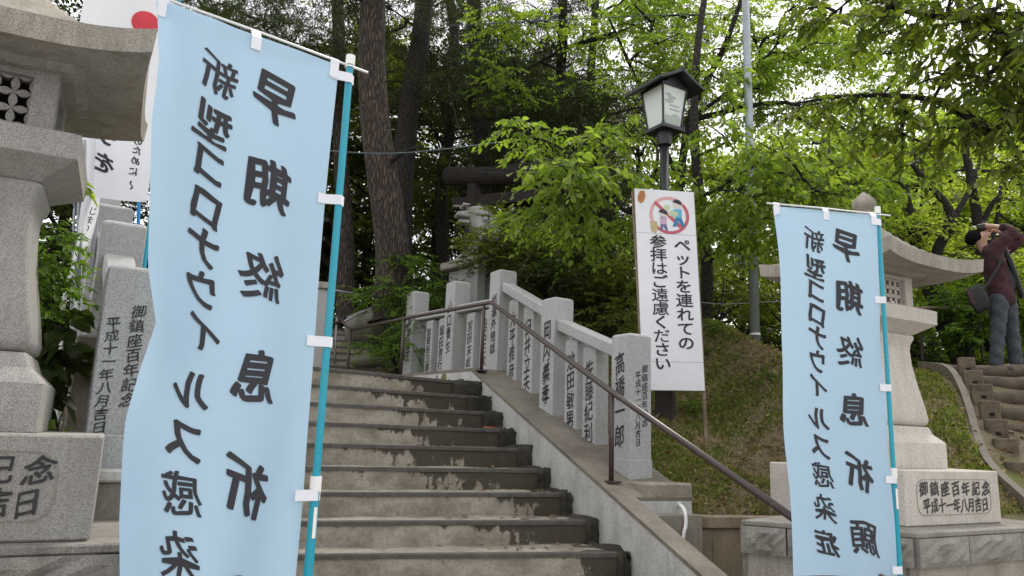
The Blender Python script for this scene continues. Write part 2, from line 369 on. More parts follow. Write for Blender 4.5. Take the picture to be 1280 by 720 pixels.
# ================================================================== STAIRS
st_loc = Rk(-5)*[1, 1, 0]+[0, 0, -EYE]
stair = thing('stone_stairs', None, None, st_loc, kind='structure')
WID = 3.25
damp_len = {-5: .2, -4: .2, -3: .2, -2: .2, -1: .25, 0: .35, 1: .9, 2: .5, 3: 1.3, 4: 1.5, 5: 1.3, 6: .95, 7: 1.25, 8: .9}
for k in range(-5, 9):
    q = math.radians(az_k(k)); nk = np.array([math.cos(q), -math.sin(q), 0]); q2 = math.radians(az_k(k+1)); nk2 = np.array([math.cos(q2), -math.sin(q2), 0])
    A = Rk(k)*[1, 1, 0]; B = Rk(k+1)*[1, 1, 0]+a_*.04
    if k == 8: B = A+a_*3.4+n_*.0; nk2 = nk
    z = Z0+RISE*k; zb = z-RISE-.01; cols = 40; V = []; D = []
    for j in range(cols+1):
        u = WID*(1-(j/cols)); f = A-nk*u; b = B-nk2*u
        wob = .004*math.sin(u*7+k*3)
        for (p, zz, dd) in ((f, zb, -.02), (f, (z+zb)/2, .06), (f, z-.03, .36), (f, z, .2), (f*.7+b*.3, z, -.2), (b, z, -.1), (b, zb, 0)):
            V.append([p[0], p[1], zz+(wob if zz == z else 0)]); D.append(max(-.06, .82-.62*(u/damp_len[k])**1.5)+dd)
    r = 7; Fs = [((j)*r+i, (j)*r+i+1, (j+1)*r+i+1, (j+1)*r+i) for j in range(cols) for i in range(r-1)]
    Fs += [tuple(range(r)), tuple(cols*r+i for i in range(r-1, -1, -1))]
    o = mk('step', V, Fs, M['step'], stair, fixn=False)
    at_ = o.data.attributes.new('damp', 'FLOAT', 'POINT'); at_.data.foreach_set('value', np.array(D, dtype=np.float32))
    # metal edged nosing strip
    q_ = lambda u, dt, zz: A-nk*u+np.array([math.sin(q), math.cos(q), 0])*dt+UP*zz
    b = MB(); segs = 14; rings = []
    for j in range(segs+1):
        u = WID*(1-j/segs); wb = .004*math.sin(u*5+k*2)
        rings.append([q_(u, -.012+wb, z-.028), q_(u, -.014+wb, z-.002), q_(u, -.010+wb, z+.005), q_(u, .045, z+.004), q_(u, .045, z-.028)])
    b.loft(rings).mk('nosing', M['nosing'], stair, fixn=True)
    # ragged mossy filling between the step ends and the kerb
    w2 = max(.03, S_R+.11-Rk(k)@n_); V = []; cu, cv, cw = 5, 6, 5
    bm = bmesh.new(); bmesh.ops.create_cube(bm, size=1); bmesh.ops.subdivide_edges(bm, edges=bm.edges, cuts=5, use_grid_fill=True)
    for v in bm.verts:
        x, y, zz = v.co; p = A+n_*(x+.5)*w2*1.05+a_*((y+.5)*(.47 if k < 8 else .25)-.02)+UP*(zb-.1+(zz+.5)*(RISE+.10)+.012)
        dn = .022*(math.sin(p[0]*61+k)*math.cos(p[1]*47+zz*9)+.8*math.sin(p[0]*113+p[1]*97+zz*31+k))
        p = p+UP*dn*(1 if zz > .4 else .2)-a_*abs(dn)*(1.3 if y < -.4 else 0); v.co = Vector(p-ABS[stair.name])
    me = bpy.data.meshes.new('step_edge'); bm.to_mesh(me); bm.free(); me.materials.append(M['moss_stone']); me.polygons.foreach_set('use_smooth', np.ones(len(me.polygons), dtype=bool)); link('step_edge', me, stair)
# landing ground further back
# ------------------------------------------------------------------ sloping kerb beside the stairs
def fr(e, t, z): return n_*(S_R+e)+a_*t+UP*z
kb = thing('sloping_kerb_wall', 'pale grey concrete side wall sloping down along the right of the stairs under the stone fence', 'wall', fr(.4, 3., -EYE))
b = MB(); ts = [5.0, 8.13]; tl_ = [2.7, 5.0]
A1 = fr(.1, 8.13, 0)*[1, 1, 0]; nU, aU = az_axes(-37.5)
b.loft([[fr(.1, t, -1.75), fr(.8, t, -1.75), fr(.8, t, float(curb_z(t))-.03), fr(.1, t, float(curb_z(t))-.03)] for t in ts]).mk('kerb_body', M['concrete'], kb, fixn=True)
b = MB(); b.loft([[fr(.1, t, -1.75), fr(.27, t, -1.75), fr(.27, t, float(curb_z(t))-.03), fr(.1, t, float(curb_z(t))-.03)] for t in tl_]).mk('kerb_body', M['concrete'], kb, fixn=True)
b = MB(); b.loft([[fr(.094, t, float(curb_z(t))-.03), fr(.276, t, float(curb_z(t))-.03), fr(.276, t, float(curb_z(t))), fr(.094, t, float(curb_z(t)))] for t in tl_]).mk('kerb_top', M['dirty_top'], kb, fixn=True)
b = MB(); zt = float(curb_z(8.13))
b.hexa([A1+UP*-.6, fr(.8, 8.13, -.6), fr(.8, 8.13, -.6)+aU*3.2, A1+aU*3.2+UP*-.6], [A1+UP*(zt-.031), fr(.8, 8.13, zt-.031), fr(.8, 8.13, zt-.031)+aU*3.2, A1+aU*3.2+UP*(zt-.031)]).mk('kerb_body', M['concrete'], kb, fixn=True)
b = MB(); b.loft([[fr(.094, t, float(curb_z(t))-.03), fr(.806, t, float(curb_z(t))-.03), fr(.806, t, float(curb_z(t))), fr(.094, t, float(curb_z(t)))] for t in ts]).mk('kerb_top', M['dirty_top'], kb, fixn=True)
b = MB(); b.hexa([A1+UP*(zt-.03)-nU*.005, fr(.8, 8.13, zt-.03), fr(.8, 8.13, zt-.03)+aU*3.2, A1+aU*3.2+UP*(zt-.03)-nU*.005], [A1+UP*(zt+.001)-nU*.005, fr(.8, 8.13, zt+.001), fr(.8, 8.13, zt+.001)+aU*3.2, A1+aU*3.2+UP*(zt+.001)-nU*.005]).mk('kerb_top', M['dirty_top'], kb, fixn=True)
b = MB(); b.hexa([fr(.335, 4.90, -1.75), fr(.82, 4.90, -1.75), fr(.82, 5.02, -1.75), fr(.335, 5.02, -1.75)], [fr(.335, 4.90, -.56), fr(.82, 4.90, -.56), fr(.82, 5.02, -.56), fr(.335, 5.02, -.56)]).mk('kerb_end', M['concrete_old'], kb, fixn=True)
# retaining wall along the foot of the bank
rw0 = np.array([.95, 6.25, 0]); nW, aW = az_axes(-14)
rw = thing('retaining_wall', 'low stained concrete wall holding back the grassy bank right of the fence', 'wall', rw0+UP*-EYE)
b = MB(); b.box(rw0, -14, -.1, 3.0, .02, .30, -1.75, -.70).mk('wall_face', M['tan_wall'], rw, bevel=.008)
b = MB(); b.box(rw0, -14, -.1, 3.0, -.01, .32, -.70, -.60).mk('coping', M['tan_wall'], rw, bevel=.01)
for s0 in (.62, .80): b = MB(); b.box(rw0, -14, s0, s0+.012, .008, .03, -1.2, -.78).mk('joint_strip', M['tan_wall'], rw)
p = at(850, 634, 6.05)
b = MB(); b.tube(smooth_path([p+[.0, .25, .02], p+[0, .05, .02], p+[.02, -.06, -.02], p+[.02, -.1, -.12], p+[-.01, -.12, -.3], p+[-.03, -.12, -1.2]], 5), .014, 10)
tag(b.mk('drain_pipe', M['white_plastic'], loc=p+[0, 0, -1.]), 'cream plastic drain pipe bending over the concrete retaining wall', 'pipe')
# ================================================================== STONE FENCES
def post(par, c, az, w, z0, z1, name='post', d=None, mat=None):
    """c = corner nearest the steps (front left), n to the right, a to the back"""
    d = d or w; n, a = az_axes(az); b = MB()
    q = lambda s, t, z: c*[1, 1, 0]+n*s+a*t+UP*z
    sq = lambda m, z: [q(m, m, z), q(w-m, m, z), q(w-m, d-m, z), q(m, d-m, z)]
    b.loft([sq(0, z0), sq(0, z1-.03), sq(.02, z1-.012), sq(w*.46, z1)])
    o = b.mk(name, mat or M['granite'], par, bevel=.006, fixn=True); return o
def rail_bar(par, A, B, wd, th, side):
    """sloping stone bar from A to B (top front edge), wd across (direction side), th thick"""
    b = MB(); A, B = vec(A), vec(B)
    b.loft([[A-UP*th, A+side*wd-UP*th, A+side*wd, A], [B-UP*th, B+side*wd-UP*th, B+side*wd, B]]); return b.mk('top_rail', M['granite'], par, bevel=.012, fixn=True)
PAZ = -32.; nP, aP = az_axes(PAZ)
fen = thing('stone_fence', 'grey granite shrine fence with carved names climbing the right side of the stairs', 'fence', fr(.5, 5.3, -.32))
c1, t1 = on_line(787, .42, .2); c2, t2 = on_line(692, .42, .8); c3, t3 = on_line(623, .42, 1.3)
c1g = c1*[1, 1, 0]
nS, aS = az_axes(-37.)
c4 = c3+aS*.97*1.02; c5 = c3+aS*.97*2.1
def inscribe(par, corner, n, a, txt, x, y0, y1, w, face, name='lettering', h=None):
    if face == 'left': ux, off, o = -a, -n*.003, corner*[1, 1, 0]+a*0
    else: ux, off, o = n, -a*.003, corner*[1, 1, 0]
    return lettering(column(txt, x, y0, y1, w, h), plane_map(o, ux, UP, off), M['ink'], par, name, bold=.013, brush=.10)
def build_post(c, az, w, z0, z1, cols):
    n, a = az_axes(az); o = post(fen, c, az, w, z0, z1)
    for txt, face, x, y0, y1, ww in cols: inscribe(o, c, n, a, txt, x, y0, y1, ww, face)
    return o
W1 = .24
build_post(c1, PAZ, W1, -.33, .89, [('高橋一郎', 'left', -.125, .72, -.08, .125), ('御鎮座百年記念', 'front', .165, .62, .10, .068), ('平成十一年八月吉日', 'front', .09, .56, -.06, .062)])
build_post(c2, PAZ, W1, float(curb_z(t2))-.12, 1.41, [('岡内義孝', 'left', -.12, 1.17, .30, .13)])
build_post(c3, PAZ, W1, .55, 1.97, [('岩瀬外幾雄', 'left', -.11, 1.66, .93, .12)])
build_post(c4, PAZ-2, W1, .70, 1.97, [('山口貴生', 'left', -.11, 1.70, 1.0, .12)])
build_post(c5, PAZ-2, W1, .70, 1.97, [('橋本正三', 'left', -.11, 1.62, .95, .12)])
b = MB(); b.box(c1g, PAZ, -.006, W1+.006, -.006, W1+.006, -.34, -.165).mk('post_foot', M['granite'], fen, bevel=.004)
b = MB(); b.box(c1g, PAZ, -.06, W1+.17, -.30, .5, -.60, -.332).mk('base_block', M['concrete_old'], fen, bevel=.012)
def slat(c, px_e, w, dpt, z0, z1, txt):
    o = post(fen, c, PAZ, dpt, z0, z1, 'slat', d=w)
    h = (z1-z0); inscribe(o, c, nP, aP, txt, -w*.5, z1-h*.14, z0+h*.12, w*.62, 'left')
E1 = .50
for px, zr, txt in ((745, 1, '佐藤紀利'), (721, 1, '池田敏男'), (666, 2, '臼井立夫'), (646, 2, '大平雅彦')):
    c, t = on_line(px, E1, .5 if zr == 1 else 1.0)
    if zr == 1: top = .76+(t-t1)/(t2-t1)*(1.12-.76)-.11
    else: top = 1.30+(t-t2)/(t3-t2)*(1.76-1.30)-.11
    slat(c, 0, .20, .15, float(curb_z(t))-.12, top+.03, txt)
for px, txt, cc in ((604, '白石三次', .28), (583, '宮田末松', .60), (553, '堀田啓行', 1.27), (539, '加賀谷三郎', 1.60)):
    c = c3+aS*cc*1.0+nS*.06; slat(c, 0, .20, .15, .70, 1.52, txt)
rail_bar(fen, c1+nP*.03+aP*(W1+.001)+UP*(.80-c1[2]), c2+nP*.03-aP*.002+UP*(1.17-c2[2]), .17, .12, nP)
rail_bar(fen, c2+nP*.03+aP*(W1+.001)+UP*(1.33-c2[2]), c3+nP*.03-aP*.002+UP*(1.80-c3[2]), .17, .12, nP)
rail_bar(fen, c3+nP*.03+aP*(W1+.001)+UP*(1.63-c3[2]), c4+nP*.03-aP*.002+UP*(1.63-c4[2]), .15, .10, nP)
rail_bar(fen, c4+nP*.03+aP*(W1+.001)+UP*(1.63-c4[2]), c5+nP*.03-aP*.002+UP*(1.63-c5[2]), .15, .10, nP)
# left fence
PL = -31.; nL, aL = az_axes(PL)
d1 = at(137, 450, 3.3)
fen = thing('stone_fence', 'grey granite shrine fence left of the stairs partly behind the big blue banner', 'fence', d1*[1, 1, 0]+UP*-.2)
lft = []
for i, (px, py, Yd, zt_) in enumerate(((137, 325, 3.3, None), (129, 270, 4.0, None), (121, 250, 4.75, None), (112, 238, 5.6, None))):
    tp = at(px, py, Yd); lft.append(tp)
    z0 = -.2+.36*(i*.8)
    build_post(tp, PL, .225, z0-.05, tp[2], [('御鎮座百年記念', 'front', .145, .52, .06, .062), ('平成十一年八月吉日', 'front', .05, .455, -.06, .058)] if i == 0 else [])
    if i: 
        for f_ in (.33, .66):
            q = lft[i-1]*(1-f_)+tp*f_; post(fen, q+nL*.05, PL, .10, z0-.5, q[2]-.28, 'slat', d=.17)
        rail_bar(fen, lft[i-1]+nL*.03+aL*.23-UP*.16, tp+nL*.03-UP*.2, .15, .11, nL)
b = MB(); b.box(d1*[1, 1, 0], PL, -.012, .237, -.012, .237, -.21, -.06).mk('post_foot', M['granite'], fen, bevel=.004)
b = MB(); b.box(d1*[1, 1, 0], PL, -.10, .42, -.06, .50, -.255, -.201).mk('base_block', M['concrete'], fen, bevel=.01)
b = MB(); b.box(d1*[1, 1, 0], PL, -.06, .40, -.02, .50, -.44, -.255).mk('base_block', M['concrete_old'], fen, bevel=.01)
b = MB(); b.box(d1*[1, 1, 0], PL, -.14, .60, -.20, .50, -.70, -.44).mk('base_block', M['concrete'], fen, bevel=.01)
b = MB(); w0 = at(88, 480, 3.75)*[1, 1, 0]
b.box(w0, PL, 0, .16, 0, .10, -1.7, .42).mk('end_pillar', M['concrete_old'], fen, bevel=.01)
b = MB(); b.loft([[w0+nL*.02+aL*t+UP*-1.7, w0+nL*.55+aL*t+UP*-1.7, w0+nL*.55+aL*t+UP*z, w0+nL*.02+aL*t+UP*z] for t, z in ((.12, -.3), (4.5, 1.3))]).mk('kerb', M['concrete_old'], fen, fixn=True)
# ================================================================== HANDRAIL
hp = [at(985, 643, 4.41)+(at(985, 643, 4.41)-at(765, 490, 6.13))*.45, at(985, 643, 4.41), at(765, 490, 6.13), at(614, 378, 8.53)]
u1 = at(505, 398, 10.0); u2 = at(440, 412, 11.2)
hr = thing('handrail', 'dark brown steel handrail running down the right side of the stairs', 'handrail', hp[1]*[1, 1, 0]+UP*-1.2)
V, Fs = tube([hp[0], hp[2], hp[3]-(hp[3]-hp[2])*.01, hp[3]+(u1-hp[3])*.015, u1, u2], .024, 12)
MB().add(V, Fs).mk('top_bar', M['rail'], hr, smooth=True)
for top, bz in ((hp[2], -.34), (at(605, 382, 8.6), .70), (at(505, 398, 10.0), .72), (at(438, 413, 11.2), .6), (hp[0], -1.6)):
    b = MB(); b.tube([top, top*[1, 1, 0]+UP*bz], .021, 10).mk('upright', M['rail'], hr, smooth=True)
    b = MB(); b.box(top*[1, 1, 0], AZ, -.06, .06, -.06, .06, bz, bz+.012).mk('foot_plate', M['rail'], hr)
# ================================================================== STONE LANTERNS
def lantern(rf, az, label, grp, drop=.0, stone='granite_lit', hr_=.548):
    """rf: right front bottom corner of the inscribed block"""
    n, a = az_axes(az); H = .545; c = rf-n*H+a*H; zb = rf[2]; c0 = c*[1, 1, 0]
    L = thing('stone_lantern', label, 'stone lantern', c0+UP*zb, grp)
    Q = lambda s, t, z: c0+n*s+a*t+UP*(z+zb)
    sq = lambda h, z: [Q(-h, -h, z), Q(h, -h, z), Q(h, h, z), Q(-h, h, z)]
    def rsq(h, z, r=.04, k=3):    # rounded square ring
        out = []
        for cx, cy, st in ((h-r, -h+r, -90), (h-r, h-r, 0), (-h+r, h-r, 90), (-h+r, -h+r, 180)):
            for i in range(k+1): q = math.radians(st+90*i/k); out.append(Q(cx+r*math.cos(q), cy+r*math.sin(q), z))
        return out
    blk = MB().loft([sq(H, 0), sq(H, .352)]).mk('inscribed_block', M[stone], L, bevel=.008, fixn=True)
    # incised outline of the text panel
    ring = []
    w_, z0, z1, r = .425, .065, .295, .07
    for cx, cz, st in ((w_-r, z1-r, 0), (-w_+r, z1-r, 90), (-w_+r, z0+r, 180), (w_-r, z0+r, 270)):
        for i in range(6): q = math.radians(st+90*i/5); ring.append((cx+r*math.cos(q), cz+r*math.sin(q)))
    V = []; m = len(ring)
    for (x, z) in ring:
        k = .006; nx_, nz_ = x*.985, .18+(z-.18)*.965
        V += [Q(x, -H-.0035, z), Q(nx_, -H-.0035, nz_)]
    mk('panel_outline', V, [(2*i, 2*((i+1) % m), 2*((i+1) % m)+1, 2*i+1) for i in range(m)], M['granite_roof'], blk)
    o = Q(0, -H, 0)
    it = [(ch, -.35+.120*i, .232, .098, .092) for i, ch in enumerate('御鎮座百年記念')] + [(ch, -.295+.084*i, .125, .082, .090) for i, ch in enumerate('平成十一年八月吉日')]
    it = it[:7]+[(c_, x_-.03, y_, w1, h1) for c_, x_, y_, w1, h1 in it[7:]]
    lettering(it, plane_map(o, n, UP, -a*.004), M['ink'], blk, bold=.022, brush=.08)
    MB().loft([rsq(.325, .354, .012), rsq(.325, .53, .012), rsq(.31, .55, .014), rsq(.27, .59, .02), rsq(.25, .645, .02)]).mk('upper_base', M[stone], L, fixn=True)
    MB().loft([rsq(.225, .647, .03), rsq(.25, .665, .035), rsq(.258, .70, .035), rsq(.246, .78, .03), rsq(.215, .95, .025), rsq(.193, 1.1, .022), rsq(.187, 1.2, .022), rsq(.192, 1.25, .022), rsq(.208, 1.285, .025), rsq(.212, 1.31, .025), rsq(.195, 1.325, .03)]).mk('pillar', M[stone], L, smooth=True, fixn=True)
    MB().loft([rsq(.20, 1.322, .01), rsq(.325, 1.40, .01), rsq(.328, 1.50, .01), rsq(.30, 1.512, .01)]).mk('platform', M[stone], L, fixn=True, bevel=.004)
    # fire box: four corner uprights, sills and lattice
    hb = .215; ww = .125
    for sx in (-1, 1):
        for sy in (-1, 1):
            xa, xb = sorted((sx*ww, sx*hb)); ya, yb = sorted((sy*ww, sy*hb))
            MB().hexa([Q(xa, ya, 1.512), Q(xb, ya, 1.512), Q(xb, yb, 1.512), Q(xa, yb, 1.512)], [Q(xa, ya, 1.86-drop), Q(xb, ya, 1.86-drop), Q(xb, yb, 1.86-drop), Q(xa, yb, 1.86-drop)]).mk('fire_box_pillar', M[stone], L, bevel=.004, fixn=True)
    for z0, z1 in ((1.512, 1.545), (1.812-drop, 1.86-drop)):
        MB().loft([sq(hb-.006, z0), sq(hb-.006, z1)]).mk('fire_box_sill', M[stone], L, fixn=True)
    MB().loft([sq(.11, 1.53), sq(.11, 1.82-drop)]).mk('shade_core', M['hole'], L, fixn=True)  # black block stands in for the shade inside the hollow fire box
    for side in range(4):
        ang = side*90; ca, sa = round(math.cos(math.radians(ang))), round(math.sin(math.radians(ang)))
        T = lambda x, y, z: Q(ca*x-sa*y, sa*x+ca*y, z)
        lat = MB(); cell = .0625; cz = (1.814-drop-1.543)/3
        for i in range(-2, 3):
            for j in range(0, 4):
                for hv in (0, 1):
                    if hv == 0 and i == 2: continue
                    if hv == 1 and j == 3: continue
                    x0 = i*cell; z0 = 1.543+j*cz
                    L0 = cell; pr = []
                    for k_ in range(9):
                        u = k_/8; wd = .0155*math.sin(math.pi*u); pr.append((u*(L0 if hv == 0 else cz), wd))
                    loop = pr+[(u, -w__) for u, w__ in pr[-2:0:-1]]
                    pts = [(x0+u, z0+w__) if hv == 0 else (x0+w__, z0+u) for u, w__ in loop]
                    if hv: pts = pts[::-1]
                    lat.loft([[T(x, -.178, z) for x, z in pts], [T(x, -.165, z) for x, z in pts]])
        lat.mk('lattice', M[stone], L, fixn=True)
    MB().loft([sq(.235, 1.862-drop), sq(.235, 1.90-drop)]).mk('lintel', M['granite_roof'], L, fixn=True)
    MB().loft([sq(.265, 1.902-drop), sq(.30, 1.935-drop)]).mk('lintel', M['granite_roof'], L, fixn=True)
    # curved roof
    K = 28; zE = 1.885-drop; top = []; bot = []
    for i in range(K+1):
        for j in range(K+1):
            u, v = 2*i/K-1, 2*j/K-1; r = max(abs(u), abs(v)); cc = min(abs(u), abs(v))/max(r, 1e-6)
            up = .05*(r**3)*(cc**3.2); ext = 1+.035*(cc**4)*r
            zt = zE+.045+.43*(1-r)**1.75+up; zbm = zE-.05+up*.95+.05*(1-r)*(1 if r > .5 else 0)
            top.append(Q(u*hr_*ext, v*hr_*ext, zt)); bot.append(Q(u*hr_*.985*ext, v*hr_*.985*ext, max(zbm, zE-.05)))
    V = top+bot; m = (K+1)**2; Fs = []
    for i in range(K):
        for j in range(K):
            p = i*(K+1)+j; Fs.append((p, p+K+1, p+K+2, p+1)); Fs.append((m+p, m+p+1, m+p+K+2, m+p+K+1))
    rim = [i*(K+1) for i in range(K+1)]+[K*(K+1)+j for j in range(1, K+1)]+[i*(K+1)+K for i in range(K-1, -1, -1)]+[j for j in range(K-1, 0, -1)]
    for i in range(len(rim)): p, q = rim[i], rim[(i+1) % len(rim)]; Fs.append((p, q, q+m, p+m))
    mk('roof', V, Fs, M['granite_roof'], L, fixn=True)
    rg = lambda r, z: [Q(r*math.cos(t), r*math.sin(t), z) for t in np.arange(16)*math.pi/8]
    MB().loft([rg(.10, 2.33-drop), rg(.085, 2.36-drop), rg(.055, 2.372-drop), rg(.06, 2.385-drop), rg(.085, 2.41-drop), rg(.092, 2.44-drop), rg(.08, 2.475-drop), rg(.045, 2.51-drop), rg(.006, 2.545-drop)]).mk('finial', M['granite_roof'], L, smooth=True, fixn=True)
    return L, c0, n, a
def rock_face(par, A, B, z0, z1, depth, inward, name='stone', mat='granite_dark'):
    """row stone between A and B with a rough outer face"""
    A, B = vec(A)*[1, 1, 0], vec(B)*[1, 1, 0]; K, J = 8, 5; V = []; sd_ = random.random()*50
    for j in range(J+1):
        for i in range(K+1):
            u, v = i/K, j/J; e = min(u, 1-u, v, 1-v)
            p = A*(1-u)+B*u+UP*(z0+(z1-z0)*v); amp = .022*min(1, e*6)
            V.append(p-inward*(amp*(.75+.6*math.sin(u*9+sd_)*math.cos(v*7+sd_*2)+.4*math.sin(u*23+v*17+sd_))))
    m = len(V); V += [A+inward*depth+UP*z0, B+inward*depth+UP*z0, B+inward*depth+UP*z1, A+inward*depth+UP*z1]
    Fs = [(j*(K+1)+i, j*(K+1)+i+1, (j+1)*(K+1)+i+1, (j+1)*(K+1)+i) for j in range(J) for i in range(K)]
    bot = [i for i in range(K+1)]; topr = [J*(K+1)+i for i in range(K+1)]; lf = [j*(K+1) for j in range(J+1)]; rt = [j*(K+1)+K for j in range(J+1)]
    Fs += [tuple([m, m+1]+bot[::-1]), tuple([m+3]+topr+[m+2]), tuple([m+3, m]+lf), tuple([m+1, m+2]+rt[::-1]), (m, m+3, m+2, m+1)]
    return mk(name, V, Fs, M[mat], par, fixn=True)
def pedestal(corners, ztop, label, lens, cat='pedestal'):
    """corners: plan polygon (front left first, counter clockwise seen from above) ; lens: stones per side for the sides listed"""
    P = [vec(p)*[1, 1, 0] for p in corners]; cen = sum(P)/len(P)
    T = thing('stone_pedestal', label, cat, cen+UP*-EYE)
    def poly(off, z): return [cen+(p-cen)*(1+off/np.linalg.norm(p-cen))+UP*z for p in P]
    MB().loft([poly(-.06, -1.6), poly(-.06, ztop-.001)]).mk('core', M['granite_roof'], T, fixn=True)
    MB().loft([poly(-.012, ztop-.032), poly(-.012, ztop), ]).mk('top_slab', M['granite_dark'], T, fixn=True, bevel=.006)
    m = len(P)
    for i in range(m):
        k = lens[i]
        if not k: continue
        A, B = P[i], P[(i+1) % m]; inw = cen-(A+B)/2; d = (B-A)/np.linalg.norm(B-A); inw = inw-d*(inw@d); inw /= np.linalg.norm(inw)
        for (off, za, zb_, kk, sh) in ((0, ztop-.20, ztop-.034, k, 0), (.075, ztop-.46, ztop-.212, k, .5), (.06, ztop-.78, ztop-.47, k, 0)):
            cuts = [0]+[min(1, (j+sh+.12*math.sin(j*5+i))/kk) for j in range(1, kk+(1 if sh == 0 else 0))]+[1]
            cuts = sorted(set(cuts))
            for j in range(len(cuts)-1):
                if cuts[j+1]-cuts[j] < .04: continue
                a0 = A+(B-A)*cuts[j]+d*.005+inw*off; b0 = A+(B-A)*cuts[j+1]-d*.005+inw*off
                rock_face(T, a0, b0, za, zb_, .12, inw)
    return T
RLF = at(1134, 659, 4.93); rz = RLF[2]; nR, aR = az_axes(-29.6); RRF = RLF+nR*1.09
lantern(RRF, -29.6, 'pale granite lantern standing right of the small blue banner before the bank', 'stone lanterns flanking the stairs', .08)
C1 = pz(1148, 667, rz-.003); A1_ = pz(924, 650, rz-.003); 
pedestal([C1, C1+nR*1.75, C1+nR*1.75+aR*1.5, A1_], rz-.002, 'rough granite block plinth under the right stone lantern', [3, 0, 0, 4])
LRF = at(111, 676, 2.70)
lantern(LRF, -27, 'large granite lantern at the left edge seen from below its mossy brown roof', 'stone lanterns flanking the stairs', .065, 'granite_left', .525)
nQ, aQ = az_axes(-27); lz = LRF[2]
pc = LRF+nQ*.15-aQ*.075
pedestal([pc-nQ*1.6, pc, pc+aQ*1.4, pc-nQ*1.6+aQ*1.4], lz-.002, 'rough granite block plinth under the left stone lantern', [3, 3, 0, 0])
